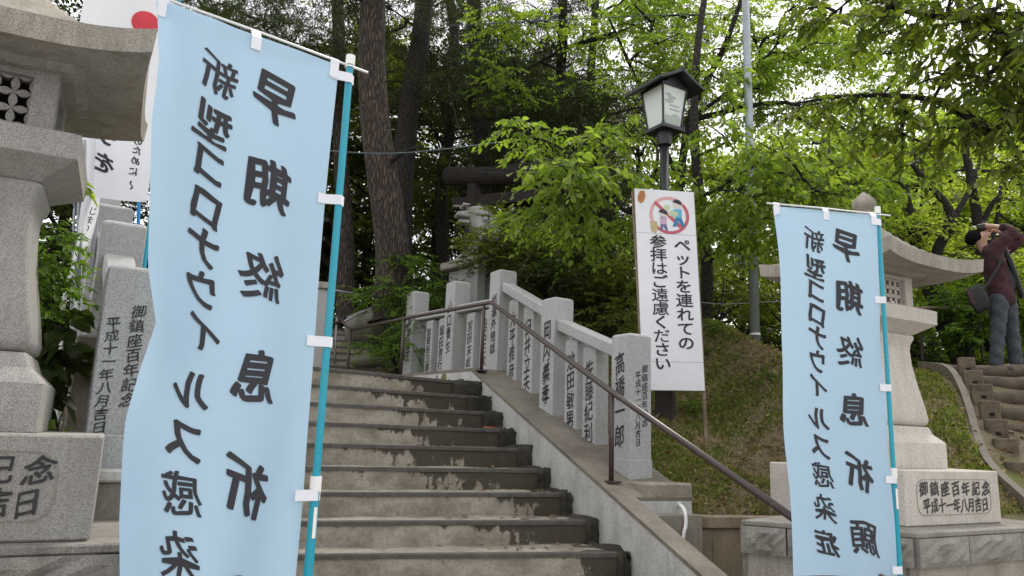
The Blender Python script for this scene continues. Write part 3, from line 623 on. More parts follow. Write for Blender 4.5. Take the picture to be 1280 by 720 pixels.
# ================================================================== BANNERS
def strip(par, pts, wvec, name='ribbon', mat='white_cloth', th=.0015):
    """ribbon through pts, wide along wvec"""
    b = MB(); pts = [vec(p) for p in pts]; w_ = vec(wvec); rings = []
    T = np.gradient(np.array(pts), axis=0)
    for p, t in zip(pts, T):
        nn = np.cross(t, w_); nn = nn/(np.linalg.norm(nn)+1e-9)*th
        rings.append([p-w_/2-nn, p+w_/2-nn, p+w_/2+nn, p-w_/2+nn])
    return b.loft(rings).mk(name, M[mat], par, fixn=True)
def nobori(label, pole_top, az, W, H, gap, mat, shrink, disp, cols, pole_mat='pole_blue', sag=None, rod_tilt=0, letters=True, rodlen=None, prad=.0155, tabs=(.02, .25, .5, .75, .985), pole=True, group=None):
    wd = np.array([math.sin(math.radians(az)), math.cos(math.radians(az)), 0]); nn = np.array([wd[1], -wd[0], 0])
    if nn @ (-pole_top) < 0: nn = -nn
    T = thing('nobori_banner', label, 'banner', pole_top*[1, 1, 0]+UP*-1.6, group)
    zt = pole_top[2]-.035
    def S(u, v):
        u, v = np.asarray(u, float), np.asarray(v, float)
        sh = np.interp(v, *shrink); x = -(gap+(W-sh)*(1-u))
        d = disp(u, v)
        z = zt-v*H - (sag(u, v) if sag else 0) + rod_tilt*(1-u)*W*(1-v)
        return pole_top*[1, 1, 0]+x[..., None]*wd+d[..., None]*nn+z[..., None]*UP
    nu, nv = 36, 90; uu, vv = np.meshgrid(np.linspace(0, 1, nu+1), np.linspace(0, 1, nv+1)); P = S(uu, vv).reshape(-1, 3)
    i = (np.arange(nv)[:, None]*(nu+1)+np.arange(nu)[None, :]).ravel()
    cl = mk('cloth', P, np.stack([i, i+nu+1, i+nu+2, i+1], 1), M[mat], T, smooth=True)
    if cols:
        def fm(x, y):
            e = 1e-3; p = S(x, y); du = S(x+e, y)-p; dv = S(x, y+e)-p; q = np.cross(du, dv); q /= np.linalg.norm(q, axis=1)[:, None]; q *= np.sign((q*-p).sum(1))[:, None]; return p+q*.0025
        it = []
        for chars, u, sw, vs in cols:
            for ch, v in zip(chars, vs): it.append((ch, u, v, sw/W, -sw*1.0/H))
        lettering(it, fm, M['ink_grey'], cl, bold=.036, mirror=True, brush=.13, maxedge=.03)
    if pole:
        b = MB(); b.tube([pole_top+UP*-.0, pole_top*[1, 1, 0]+UP*(-1.0 if pole_top[2] > -1 else -1.5)], prad*.85, 14); b.mk('upper_pole', M[pole_mat], T, smooth=False)
        b = MB(); b.tube([pole_top*[1, 1, 0]+UP*(zt-H*.735), pole_top*[1, 1, 0]+UP*-1.6], prad, 14); b.mk('lower_pole', M[pole_mat], T)
        b = MB(); b.tube([pole_top+UP*.02, pole_top+UP*-.018], prad*1.12, 14).tube([pole_top+UP*-.024, pole_top+UP*-.03], prad*1.2, 14); b.mk('pole_cap', M['white_plastic'], T)
        b = MB(); z9 = zt-H*.735; b.tube([pole_top*[1, 1, 0]+UP*(z9+.03), pole_top*[1, 1, 0]+UP*(z9-.02)], prad*1.25, 14); b.mk('pole_joint', M['white_plastic'], T)
        q = pole_top*[1, 1, 0]+nn*(prad+.001)+UP*(z9-.07)
        MB().add([q-wd*.006, q+wd*.006, q+wd*.006-UP*.10, q-wd*.006-UP*.10], [(0, 1, 2, 3)]).mk('pole_sticker', M['white_plastic'], T)
        base = pole_top*[1, 1, 0]
        b = MB(); rg = lambda r, z: [base+np.array([r*math.cos(t), r*math.sin(t), z]) for t in np.arange(20)*math.pi/10]
        b.loft([rg(.20, -1.6), rg(.20, -1.56), rg(.16, -1.50), rg(.03, -1.49), rg(.022, -1.42)]).mk('weight_base', M['white_plastic'], T, fixn=True)
    rl = rodlen or W+.06; r0 = pole_top+wd*.075+UP*-.022; r1 = pole_top-wd*rl+UP*(-.022+rod_tilt*W)
    MB().tube([r0, (r0+r1)/2+UP*.004, r1], .0048, 8).mk('cross_rod', M['white_plastic'], T, smooth=True)
    for k in tabs:      # ties to the pole
        e0 = S(np.array(1.), np.array(k)); z = e0[2]; c = pole_top*[1, 1, 0]+UP*z; rr = prad+.003
        pts = [e0-wd*.03+nn*.004, e0+nn*.005, c+nn*rr+wd*0, c+wd*rr, c-nn*rr]
        strip(T, pts, UP*.036)
    for u in (.97, .5, .03):
        e0 = S(np.array(u), np.array(.004)); top = r0+(r1-r0)*(((gap+W*(1-u))+.075)/(rl+.075)); ww = .034
        strip(T, [e0-UP*.045+nn*.004, e0+nn*.004, top+nn*.007, top+UP*.007], wd*ww)
    return T, S
VL = [.093, .177, .24, .307, .369, .437, .506, .59, .667, .745, .832, .92]; VR = [.10, .25, .404, .567, .735, .905]
shL = ([0, .03, .1, .2, .42, .5, .57, .64, .78, .92, 1], [.0, .01, .025, .025, .075, .115, .09, .075, .085, .115, .13])
def dispL(u, v):
    return .030*np.sin(v*7.5+u*2.2+.5)*(.4+.6*(1-u)) + .035*np.exp(-((v-.52)/.10)**2)*np.exp(-((u-.08)/.16)**2)*1. - .03*np.exp(-((v-.66)/.09)**2)*np.exp(-((u-.0)/.2)**2) + .010*np.sin(9*u+3*v)*v \
        + .006*np.sin(22*(u*.7+v*.6))*np.exp(-((v-.68)/.12)**2) - .025*np.exp(-(u/.10)**2)*np.exp(-(v/.10)**2)+.012*np.sin(26*u-3*v)*np.exp(-(u/.22)**2)*np.exp(-(v/.14)**2)+.012*np.sin(11*u+2.5*v)*(.3+v)
nobori('big pale blue banner with mirrored black brush lettering close to the left lantern', at(438, 76, 2.63), 51, .638, 2.07, .045, 'banner', shL, dispL,
       [('新型コロナウイルス感染症', .305, .128, VL), ('早期終息祈願', .635, .165, VR)], sag=lambda u, v: .010*np.sin(np.clip(u, 0, 1)*math.pi)*(1-v)-.0*u)
def dispR(u, v): return .016*np.sin(v*6+u*2)+.012*np.sin(u*7+v*3)*(.3+v)+.01*np.sin(13*u)*(v**2)+.02*np.exp(-(u/.12)**2)*np.sin(v*9)+.010*np.sin(v*17+u*5)*np.exp(-((v-.55)/.25)**2)
nobori('smaller pale blue banner with mirrored brush lettering in front of the right lantern', at(1097, 263, 3.9), 79, .60, 1.84, .022, 'banner', ([0, .3, .6, 1], [0, .012, .03, .04]), dispR,
       [('新型コロナウイルス感染症', .36, .120, VL), ('早期終息祈願', .69, .158, VR)], rodlen=.655, prad=.0135)
def dispW(u, v): return .02*np.sin(v*5+u*3)+.02*np.sin(u*6)
T, S = nobori('white banner with a red disc and mirrored lettering seen behind the left lantern roof', at(226, -14, 4.5), 75, .52, 1.44, .03, 'white_banner', ([0, 1], [0, 0]), dispW,
       [('りを', .46, .13, [.72, .845]), ('のために〜', .80, .056, [.722, .766, .815, .865, .93]), ('守', .46, .13, [.57])], prad=.013, tabs=(.02, .98))
th = np.arange(28)*2*math.pi/28
mk('red_disc', [S(np.array(.71+.155*math.cos(t)), np.array(.17+.058*math.sin(t)))+np.array([0, -.004, 0]) for t in th], [tuple(range(28))], plain('red_print', (.55, .03, .05), .6), T)
# narrow white banner seen almost edge on
ed = [((110, 170), (130, 170)), ((107, 215), (128, 210)), ((101, 250), (125, 262)), ((95, 300), (115, 300)), ((90, 330), (106, 322)), ((84, 352), (99, 354))]
V = []; Fs = []
for i, (l, r) in enumerate(ed):
    p, q = at(*l, 4.15), at(*r, 4.62)
    for j in range(7): V.append(p*(1-j/6)+q*j/6+np.array([.012, -.01, 0])*math.sin(j*1.5+i*.9))
for i in range(5):
    for j in range(6): Fs.append((i*7+j, i*7+j+1, (i+1)*7+j+1, (i+1)*7+j))
T = thing('narrow_banner', 'narrow white cloth banner seen nearly edge on beside the left stone fence', 'banner', at(95, 352, 4.3)*[1, 1, 0]+UP*-.8)
mk('cloth', V, Fs, M['white_banner'], T, smooth=True)
MB().tube([at(131, 150, 4.64), at(112, 400, 4.64)], .009, 8).mk('pole', M['steel'], T)
pa, pb, pc_ = at(118, 262, 4.5), at(122, 262, 4.58), at(112, 300, 4.5)
lettering([(c, 0, -.055*i, .05, .05) for i, c in enumerate('じまり')], lambda x, y: at(116, 264, 4.38)+x[:, None]*np.array([.5, .8, 0])+y[:, None]*UP+y[:, None]*np.array([.22, 0, 0]), M['ink_grey'], T, bold=.02)
MB().tube([at(174, 240, 4.9), at(169, 430, 4.9)], .012, 8).mk('blue_pole', plain('blue_pole', (.02, .22, .55), .35), T)
# ================================================================== PET SIGN
sg = [at(792, 236, 7.9), at(868, 241, 7.9), at(882, 489, 7.9), at(803, 488, 7.9)]
T = thing('notice_board', 'tall white notice board asking visitors not to bring pets, beside the lamp post', 'sign', at(850, 545, 7.95))
o = sg[3]; ux = sg[2]-sg[3]; uy = sg[0]-sg[3]; dn = np.cross(ux, uy); dn /= np.linalg.norm(dn)
dn = dn if dn[1] < 0 else -dn
SM = lambda x, y: o+np.asarray(x, float)[..., None]*ux+np.asarray(y, float)[..., None]*((1-np.asarray(x, float)[..., None])*uy+np.asarray(x, float)[..., None]*(sg[1]-sg[2]))
fr4 = [SM(*c) for c in ((0, 0), (1, 0), (1, 1), (0, 1))]
MB().hexa([p-dn*.022 for p in fr4], [p+dn*.0 for p in fr4]).mk('backing_board', M['wood'], T, fixn=True)
for y0, y1 in ((0, .135), (.1365, .772), (.7735, 1)):      # three printed sheets, slightly wrinkled
    V = []; Fs = []; K, J = 14, max(4, int(40*(y1-y0)))
    for j in range(J+1):
        for i in range(K+1):
            x, y = .012+.976*i/K, y0+(y1-y0)*j/J+.002; V.append(SM(x, y)+dn*(.004+.0016*math.sin(x*19+y*41)*math.sin(y*33+x*7)))
    for j in range(J):
        for i in range(K): p = j*(K+1)+i; Fs.append((p, p+1, p+K+2, p+K+1))
    mk('sheet', V, Fs, M['paper'], T, smooth=True)
off = dn*.0075
fm = lambda x, y: SM(x, y)+off
def cols_sign(txt, x, ya, yb, w, hh): n = len(txt); return [(c, x-.02*(i/n), ya+(yb-ya)*(i+.5)/n, w, hh) for i, c in enumerate(txt)]
lettering(cols_sign('参拝はご遠慮ください', .36, .765, .095, .26, .066), fm, M['ink_grey'], T, bold=.022)
lettering(cols_sign('ペットを連れての', .75, .755, .195, .26, .066), fm, M['ink_grey'], T, bold=.022)
def flat(name, pts, mat, k=0): return mk(name, [SM(x, y)+dn*(.0065+.0006*k) for x, y in pts], [tuple(range(len(pts)))], mat, T)
PR = {k: plain('print_'+k, c, .6, var=.12, scale=30) for k, c in dict(red=(.50, .10, .14), pink=(.66, .36, .36), skin=(.66, .60, .56), hair=(.03, .03, .04), blue=(.12, .42, .60), jean=(.03, .20, .36), lilac=(.52, .36, .50), green=(.50, .58, .38), tan=(.50, .38, .20), navy=(.12, .14, .26), rust=(.42, .17, .05)).items()}
asp = np.linalg.norm(ux)/np.linalg.norm(uy)*1.0
cx, cy, rr = .565, .872, .325
el = lambda x, y, rx, ry, n=20: [(x+rx*math.cos(t), y+ry*asp*math.sin(t)) for t in np.arange(n)*2*math.pi/n]
def arc(t0, t1, mat, nm='ban_ring'):
    ts_ = np.radians(np.linspace(t0, t1, 24)); V = []
    for t in ts_: V += [(cx+rr*math.cos(t), cy+rr*asp*math.sin(t)), (cx+(rr-.052)*math.cos(t), cy+(rr-.052)*asp*math.sin(t))]
    mk(nm, [SM(x, y)+dn*.0062 for x, y in V], [(2*i, 2*i+1, 2*i+3, 2*i+2) for i in range(23)], mat, T)
arc(-155, 40, PR['red']); arc(40.5, 204.5, PR['pink'])
flat('ban_bar', [(cx-.21, cy+.24*asp), (cx-.25, cy+.20*asp), (cx+.19, cy-.25*asp), (cx+.24, cy-.21*asp)], PR['red'])
fx, fy = .70, .875
for nm, pts, mt, k in (('figure_head', el(fx, fy+.19*asp, .068, .07), 'skin', 1), ('figure_hair', [(fx+.075*math.cos(t), fy+(.205+.07*math.sin(t))*asp) for t in np.radians(np.linspace(-25, 165, 14))], 'hair', 2),
    ('figure_shirt', [(fx-.07, fy+.10*asp), (fx+.07, fy+.11*asp), (fx+.07, fy-.03*asp), (fx-.04, fy-.05*asp)], 'blue', 1), ('figure_arm', el(fx-.07, fy+.02*asp, .085, .05), 'green', 2),
    ('figure_legs', [(fx-.04, fy-.05*asp), (fx+.06, fy-.04*asp), (fx+.12, fy-.20*asp), (fx+.07, fy-.20*asp), (fx+.01, fy-.10*asp), (fx-.03, fy-.20*asp), (fx-.09, fy-.20*asp)], 'jean', 1), ('figure_pet', el(fx-.17, fy+.12*asp, .05, .055), 'green', 1)): flat(nm, pts, PR[mt], k)
fx, fy = .46, .845
for nm, pts, mt, k in (('figure_head', el(fx, fy+.11*asp, .062, .062), 'skin', 1), ('figure_hair', [(fx+.07*math.cos(t), fy+(.125+.065*math.sin(t))*asp) for t in np.radians(np.linspace(-30, 170, 14))], 'hair', 2),
    ('figure_shirt', [(fx-.05, fy+.06*asp), (fx+.06, fy+.06*asp), (fx+.055, fy-.07*asp), (fx-.055, fy-.07*asp)], 'lilac', 1),
    ('figure_legs', [(fx-.05, fy-.07*asp), (fx+.05, fy-.07*asp), (fx+.075, fy-.19*asp), (fx+.03, fy-.17*asp), (fx, fy-.10*asp), (fx-.02, fy-.18*asp), (fx-.05, fy-.18*asp)], 'navy', 1), ('figure_dog', [(fx-.22, fy-.03*asp), (fx-.10, fy-.03*asp), (fx-.09, fy-.14*asp), (fx-.13, fy-.23*asp), (fx-.20, fy-.2*asp)], 'tan', 1)): flat(nm, pts, PR[mt], k)
flat('rust_stain', [(.06, .965), (.10, .99), (.17, .992), (.19, .965), (.15, .935), (.10, .925), (.06, .94)], PR['rust'], 1)
for x, b_ in ((.985, at(884, 556, 7.92)), (-.012, at(806, 540, 7.92))):
    tp = SM(np.array(x), np.array(.99))-dn*.035; MB().tube([tp, (tp+b_)/2+np.array([.006, 0, 0]), b_+UP*-.3], [.016, .018, .02], 6).mk('stake', M['wood'], T)
# ================================================================== LAMP POST
lb = at(832, 527, 8.35); base = lb*[1, 1, 0]
T = thing('garden_lamp', 'black lantern style lamp with white panes on a dark post behind the notice board', 'lamp', lb)
b = MB(); b.box(base, 20, -.10, .10, -.10, .10, lb[2]-.3, at(832, 440, 8.35)[2]).mk('post_box', M['dark_wood'], T, bevel=.008)
top = at(832, 180, 8.35)[2]
MB().tube([base+UP*lb[2], base+UP*top], .052, 14).mk('post', M['black_metal'], T, smooth=True)
MB().tube([base+UP*(top-.02), base+UP*(top+.02), base+UP*(top+.17)], [.085, .09, .10], 14).mk('neck', M['black_metal'], T)
nLm, aLm = az_axes(-30); LQ = lambda s, t, z: base+nLm*s+aLm*t+UP*z
z0, z1 = at(834, 160, 8.3)[2], at(834, 114, 8.3)[2]; h0, h1 = .135, .185
sqr = lambda h, z: [LQ(-h, -h, z), LQ(h, -h, z), LQ(h, h, z), LQ(-h, h, z)]
MB().loft([sqr(h0+.03, z0-.045), sqr(h0+.03, z0)]).mk('base_frame', M['black_metal'], T, bevel=.004, fixn=True)
MB().loft([sqr(h1+.012, z1), sqr(h1+.012, z1+.03)]).mk('top_frame', M['black_metal'], T, fixn=True)
for sx, sy in ((-1, -1), (1, -1), (1, 1), (-1, 1)):
    MB().tube([LQ(sx*h0, sy*h0, z0), LQ(sx*h1, sy*h1, z1)], .014, 6).mk('corner_bar', M['black_metal'], T)
    MB().tube([LQ(sx*(h0+.02), sy*(h0+.02), z0-.05), LQ(sx*(h0+.02), sy*(h0+.02), z0+.02)], .02, 6).mk('corner_foot', M['black_metal'], T)
for i in range(4):
    A, B = sqr(h0-.004, z0), sqr(h1-.004, z1); j = (i+1) % 4
    pane = MB().add([A[i], A[j], B[j], B[i]], [(0, 1, 2, 3)]).mk('pane', M['frost'], T)
    if i == 0:
        P4 = lambda u, v: (A[0]*(1-u)+A[1]*u)*(1-v)+(B[0]*(1-u)+B[1]*u)*v-aLm*.004
        e = MB()
        e.add([P4(u, v) for u, v in [(.1, .05), (.9, .05), (.9, .28), (.6, .33), (.35, .24), (.1, .26)]], [tuple(range(6))])
        for cu, cv, ru, rv in ((.3, .62, .2, .05), (.42, .72, .17, .045), (.25, .78, .13, .04), (.55, .52, .25, .02), (.6, .42, .3, .018)):
            e.add([P4(cu+ru*math.cos(t), cv+rv*math.sin(t)) for t in np.arange(12)*math.pi/6], [tuple(range(12))])
        e.mk('landscape_print', M['etch'], pane)
# gable roof with curved eaves
V = []; K = 10; hw, hl = .335, .335; zr = z1+.012
prof = []
for i in range(-K, K+1): u = i/K; prof.append((u*hw, zr+.15*(1-abs(u))**1.2-.015*abs(u)))
for yy in (-hl, hl):
    for x, z in prof: V.append(LQ(x, yy, z+.022))
    for x, z in prof: V.append(LQ(x, yy, z-.012))
m = len(prof); Fs = []
for i in range(m-1): Fs += [(i, i+1, 2*m+i+1, 2*m+i), (m+i, 3*m+i, 3*m+i+1, m+i+1), (i, m+i, m+i+1, i+1), (2*m+i, 2*m+i+1, 3*m+i+1, 3*m+i)]
Fs += [(0, 2*m, 3*m, m), (m-1, 2*m-1, 4*m-1, 3*m-1)]
mk('roof', V, Fs, M['black_metal'], T, fixn=True)
for yy in (-h1-.01, h1+.01): MB().add([LQ(-h1, yy, zr), LQ(h1, yy, zr), LQ(0, yy, zr+.135)], [(0, 1, 2)]).mk('gable_panel', M['black_metal'], T)
MB().tube([LQ(0, -hl-.01, zr+.170), LQ(0, hl+.01, zr+.170)], .02, 8).mk('ridge', M['black_metal'], T)
# ================================================================== STEEL POLE, WIRES, UTILITY BITS
pb_ = at(945, 457, 10.2); pt = at(930, -70, 10.2); 
T = thing('steel_pole', 'tall grey galvanised steel pole standing on the grassy bank', 'pole', pb_)
MB().tube([pb_*[1, 1, 0]+UP*(pb_[2]-.2), pt], [.068, .05], 14).mk('shaft', M['steel'], T, smooth=True)
for y in (300, 419): c = at(940, y, 10.2)*[0, 0, 1]+pb_*[1, 1, 0]; MB().tube([c, c+UP*.03], .070, 14).mk('band', M['white_plastic'], T)
c = at(925, 320, 10.3); b = MB(); b.box(c, 20, -.07, .07, -.06, .06, -.14, .14); tag(b.mk('meter_box', M['steel'], loc=c, bevel=.01), 'small grey metal box fixed beside the tall steel pole', 'box')
def wire(pts, r, lab, nm='cable', mat='wire'):
    p = smooth_path(pts, 8); tag(MB().tube(p, r, 5).mk(nm, M[mat], loc=p[0]), lab, 'cable')
wire([at(330, 182, 9), at(470, 192, 9.4), at(560, 186, 9.8), at(640, 176, 10.4), at(700, 172, 11)], .010, 'thin blue-grey overhead cable crossing in front of the big pine trunk')
wire([at(855, 375, 10), at(900, 380, 10.1), at(945, 378, 10.2), at(985, 376, 10.3)], .006, 'thin pale wire stretched to the grey steel pole above the bank', mat='steel')
wire([at(560, 32, 11), at(700, 25, 11), at(860, 18, 11), at(1000, 22, 11)], .008, 'thin dark overhead wire crossing high above the garden lamp')
wire([at(560, 108, 12.5), at(590, 205, 13), at(640, 216, 13.5), at(720, 222, 14)], .005, 'very thin dark wire drooping over the torii beam')
# pipes by the left fence
T = thing('service_pipes', 'cluster of white and grey service pipes on the wall left of the stone fence', 'pipe', at(97, 520, 4.1))
for x0, x1, y0, y1, r in ((101, 92, 150, 520, .010), (96, 85, 160, 520, .007), (106, 97, 175, 410, .007)): MB().tube([at(x0, y0, 4.3), at(x1, y1, 4.3)], r, 8).mk('riser_pipe', M['steel'], T)
MB().tube(smooth_path([at(77, 430, 4.0), at(79, 380, 4.0), at(84, 366, 4.0), at(94, 368, 4.0), at(96, 385, 4.0), at(94, 405, 4.0), at(86, 416, 4.0)], 5), .012, 8).mk('bent_pipe', M['white_plastic'], T, smooth=True)
MB().tube(smooth_path([at(74, 535, 3.9), at(73, 480, 3.9), at(78, 430, 3.9), at(86, 414, 3.9)], 5), .014, 8).mk('down_pipe', M['white_plastic'], T, smooth=True)
# ================================================================== TORII, KOMAINU, UPPER STEPS
tb = at(585, 400, 14.); nT, aT = az_axes(26)
T = thing('torii_gate', 'dark weathered wooden torii with a curved top beam behind the guardian statue', 'torii', tb*[1, 1, 0]+UP*.9)
P1_ = tb*[1, 1, 0]; P2_ = P1_+nT*1.75
zk = at(585, 225, 14)[2]
for P_ in (P1_, P2_): MB().tube([P_+UP*.9, P_+UP*2.5, P_+UP*(zk-.1)], [.16, .15, .14], 16).mk('pillar', M['torii'], T, smooth=True)
pts = [(P1_+P2_)/2+nT*u*1.5+UP*(zk+.02+.14*u*u) for u in np.linspace(-1, 1, 15)]
MB().tube(pts, .19, 16).mk('top_beam', M['torii'], T, fixn=True, smooth=False, bevel=.01)
b = MB(); zn = at(600, 253, 14)[2]; b.loft([[P1_-nT*.45-aT*.06+UP*(zn-.11), P1_-nT*.45+aT*.06+UP*(zn-.11), P1_-nT*.45+aT*.06+UP*(zn+.11), P1_-nT*.45-aT*.06+UP*(zn+.11)], [P2_+nT*.45-aT*.06+UP*(zn-.11), P2_+nT*.45+aT*.06+UP*(zn-.11), P2_+nT*.45+aT*.06+UP*(zn+.11), P2_+nT*.45-aT*.06+UP*(zn+.11)]]).mk('tie_beam', M['torii'], T, fixn=True)
p = at(581, 258, 13.8)
MB().tube(smooth_path([p+[-.22, 0, 0], p, p+[.06, -.03, -.04], p+[.0, -.05, .03], p+[.06, -.02, -.14], p+[.12, 0, -.25]], 5), .022, 6).mk('rope_knot', M['rope'], T, smooth=True)
# statue plinth
kc = at(602, 380, 11.9)*[1, 1, 0]; zt_ = at(572, 325, 11.7)[2]
T = thing('statue_plinth', 'tall grey stone plinth carrying the guardian lion dog behind the fence', 'plinth', kc+UP*.7)
b = MB(); b.box(kc, -38, -.38, .38, -.42, .42, .6, zt_-.14).mk('shaft', M['granite'], T, bevel=.01)
b = MB(); b.box(kc, -38, -.50, .50, -.52, .52, zt_-.13, zt_).mk('cap_slab', M['granite_roof'], T, bevel=.015)
for s0 in (-.46, .30): b = MB(); b.box(kc, -38, s0, s0+.16, -.50, -.40, .6, zt_-.135).mk('corner_pillar', M['granite'], T, bevel=.008)
b = MB(); b.box(kc, -38, -.70, .70, -.75, .75, .4, 1.0).mk('base', M['granite_roof'], T, bevel=.02)
nk_, ak_ = az_axes(-38); lettering([('奉', .12, zt_-.5, .26, .26)], plane_map(kc-ak_*.425, nk_, UP, -ak_*.005), M['ink'], T, bold=.01, brush=.1)
# guardian lion dog, sitting, facing left (towards the stairs)
kp = at(609, 322, 11.75)*[1, 1, 0]+UP*zt_; fwd = np.array([-.95, -.30, 0])*1.12; rt = np.array([-.30, .95, 0])*1.12
K_ = lambda f, s, z: kp+fwd*f+rt*s+UP*z
T = thing('guardian_statue', 'pale stone lion dog statue sitting on its plinth half hidden by shrubs', 'statue', kp)
v = [K_(-.22, 0, .20), K_(-.12, 0, .38), K_(.04, 0, .52), K_(.14, 0, .66), K_(.24, 0, .74), K_(.38, 0, .70),
     K_(.12, .11, .40), K_(.22, .12, .18), K_(.24, .12, .04), K_(.34, .12, .03), K_(.12, -.11, .40), K_(.22, -.12, .18), K_(.24, -.12, .04), K_(.34, -.12, .03),
     K_(-.15, .16, .20), K_(.0, .17, .12), K_(-.05, .17, .03), K_(.08, .17, .03), K_(-.15, -.16, .20), K_(.0, -.17, .12), K_(-.05, -.17, .03), K_(.08, -.17, .03),
     K_(-.30, 0, .30), K_(-.36, 0, .42), K_(-.30, 0, .56), K_(.18, .10, .86), K_(.18, -.10, .86)]
ed_ = [(0, 1), (1, 2), (2, 3), (3, 4), (4, 5), (2, 6), (6, 7), (7, 8), (8, 9), (2, 10), (10, 11), (11, 12), (12, 13), (0, 14), (14, 15), (15, 16), (16, 17), (0, 18), (18, 19), (19, 20), (20, 21), (0, 22), (22, 23), (23, 24), (4, 25), (4, 26)]
rd = [.19, .21, .22, .21, .21, .15, .07, .055, .05, .045, .07, .055, .05, .045, .11, .08, .06, .05, .11, .08, .06, .05, .07, .09, .06, .04, .04]
M['statue'] = granite('pale_statue_stone', (.40, .40, .38), (.14, .13, .10), .7, bd=.012)
skin('body', v, ed_, rd, M['statue'], T, 2)
cu = MB()
for i in range(46):
    a, e = random.uniform(0, 2*math.pi), random.uniform(-.9, 1.3); c = K_(.08, 0, .68)+fwd*(-.17*math.cos(a)*math.cos(e)*.9)+rt*.19*math.sin(a)*math.cos(e)+UP*.17*math.sin(e)
    q = random.uniform(.03, .05); cu.tube([c+UP*q*-.9, c+UP*q*-.5, c, c+UP*q*.5, c+UP*q*.9], [q*.3, q*.85, q, q*.85, q*.3], 7)
for i in range(16):
    c = K_(-.40+.08*math.sin(i*2.1), .06*math.cos(i*1.7), .36+.02*i); q = .045; cu.tube([c-UP*q, c, c+UP*q], [q*.4, q, q*.4], 7)
o = cu.mk('mane_curls', M['statue'], T, smooth=True); o['kind'] = 'stuff'
M['statue_dark'] = plain('carved_groove_shade', (.05, .045, .04), .9)  # dark colour paints the shade of the carved mouth and eyes
sph = lambda c, r, q=(1, 1, 1): tube([c+UP*r*k*q[2] for k in (-.98, -.7, 0, .7, .98)], [r*.2, r*.72, r, r*.72, r*.2], 8)
MB().loft([[K_(f, s_*w_, z) for f, s_, z in ((.30, -1, .66), (.30, 1, .66), (.30, 1, .78), (.30, -1, .78))] if f0 == 0 else [K_(.50, -w_*.8, .68), K_(.50, w_*.8, .68), K_(.49, w_*.8, .75), K_(.49, -w_*.8, .75)] for f0, w_ in ((0, .12), (1, .12))]).mk('muzzle', M['statue'], T, fixn=True, bevel=.02)
MB().loft([[K_(.30, -.10, .57), K_(.30, .10, .57), K_(.30, .10, .63), K_(.30, -.10, .63)], [K_(.46, -.07, .58), K_(.46, .07, .58), K_(.46, .07, .63), K_(.46, -.07, .63)]]).mk('lower_jaw', M['statue'], T, fixn=True, bevel=.012)
MB().loft([[K_(.30, -.09, .62), K_(.30, .09, .62), K_(.30, .09, .68), K_(.30, -.09, .68)], [K_(.44, -.07, .62), K_(.44, .07, .62), K_(.44, .07, .685), K_(.44, -.07, .685)]]).mk('mouth', M['statue_dark'], T, fixn=True)
for sd_ in (-1, 1):
    MB().add(*sph(K_(.385, sd_*.085, .815), .036)).mk('eye', M['statue_dark'], T, smooth=True)
    MB().tube([K_(.42, sd_*.02, .84), K_(.40, sd_*.09, .875), K_(.33, sd_*.15, .86)], [.02, .028, .015], 6).mk('brow', M['statue'], T, smooth=True)
MB().loft([[K_(-.45, -.24, 0.0), K_(.42, -.24, 0), K_(.42, .24, 0), K_(-.45, .24, 0)], [K_(-.45, -.24, .05), K_(.42, -.24, .05), K_(.42, .24, .05), K_(-.45, .24, .05)]]).mk('base_slab', M['statue'], T, fixn=True)
# upper flight seen to the left, with its rails
uf = thing('upper_steps', None, None, at(425, 450, 12.3)*[1, 1, 0]+UP*.56, kind='structure')
for i in range(8):
    c = at(430, 450, 12.2+.35*i)*[1, 1, 0]; b = MB(); b.box(c, -20, -2.6, .75-.05*i, 0, .5, .4, .72+.15*(i+1)).mk('step', M['concrete_old'], uf, bevel=.008)
    b = MB(); b.box(c, -20, -2.6, .75-.05*i, -.012, .05, .72+.15*(i+1)-.03, .72+.15*(i+1)+.004).mk('nosing', M['nosing'], uf)
T = thing('pipe_railing', 'thin grey pipe railing beside the upper steps in front of the big pine', 'railing', at(418, 450, 11.6))
for pts in ([at(382, 357, 11.6), at(478, 373, 12.4)], [at(430, 402, 11.5), at(478, 378, 12.4)], [at(421, 394, 11.4), at(439, 414, 11.2)], [at(384, 408, 11.4), at(430, 402, 11.5)], [at(421, 395, 11.5), at(418, 455, 11.5)], [at(470, 372, 12.4), at(520, 358, 13.2)]):
    MB().tube(pts, .020, 8).mk('rail_pipe', M['steel'] if pts[0][1] > 11.45 else M['rail'], T, smooth=True)
c = at(397, 420, 11.4); T = thing('stone_stump_post', 'squat grey stone post beside the upper steps just right of the blue banner', 'post', c*[1, 1, 0]+UP*.6)
b = MB(); b.box(c*[1, 1, 0], -20, -.16, .09, -.1, .15, .5, at(397, 362, 11.4)[2]).mk('shaft', M['granite'], T, bevel=.01)
b = MB(); b.box(c*[1, 1, 0], -20, -.22, .14, -.15, .2, at(397, 362, 11.4)[2], at(397, 354, 11.4)[2]).mk('cap', M['granite_roof'], T, bevel=.01)
# dark timber shed roof glimpsed beyond
c = at(380, 320, 16); T = thing('timber_pavilion', 'dark timber pavilion glimpsed between the banner and the big pine', 'building', c*[1, 1, 0]+UP*1.)
for i in range(4): b = MB(); b.box(c*[1, 1, 0], 0, -1.2-.1*i, .45+.05*i, -.5, 1.2, 3.15+.42*i-.08, 3.15+.42*i).mk('eave_board', M['dark_wood'], T)
b = MB(); b.box(c*[1, 1, 0], 0, -1.1, .35, 0, 1., .9, 4.4).mk('wall', M['dark_wood'], T)
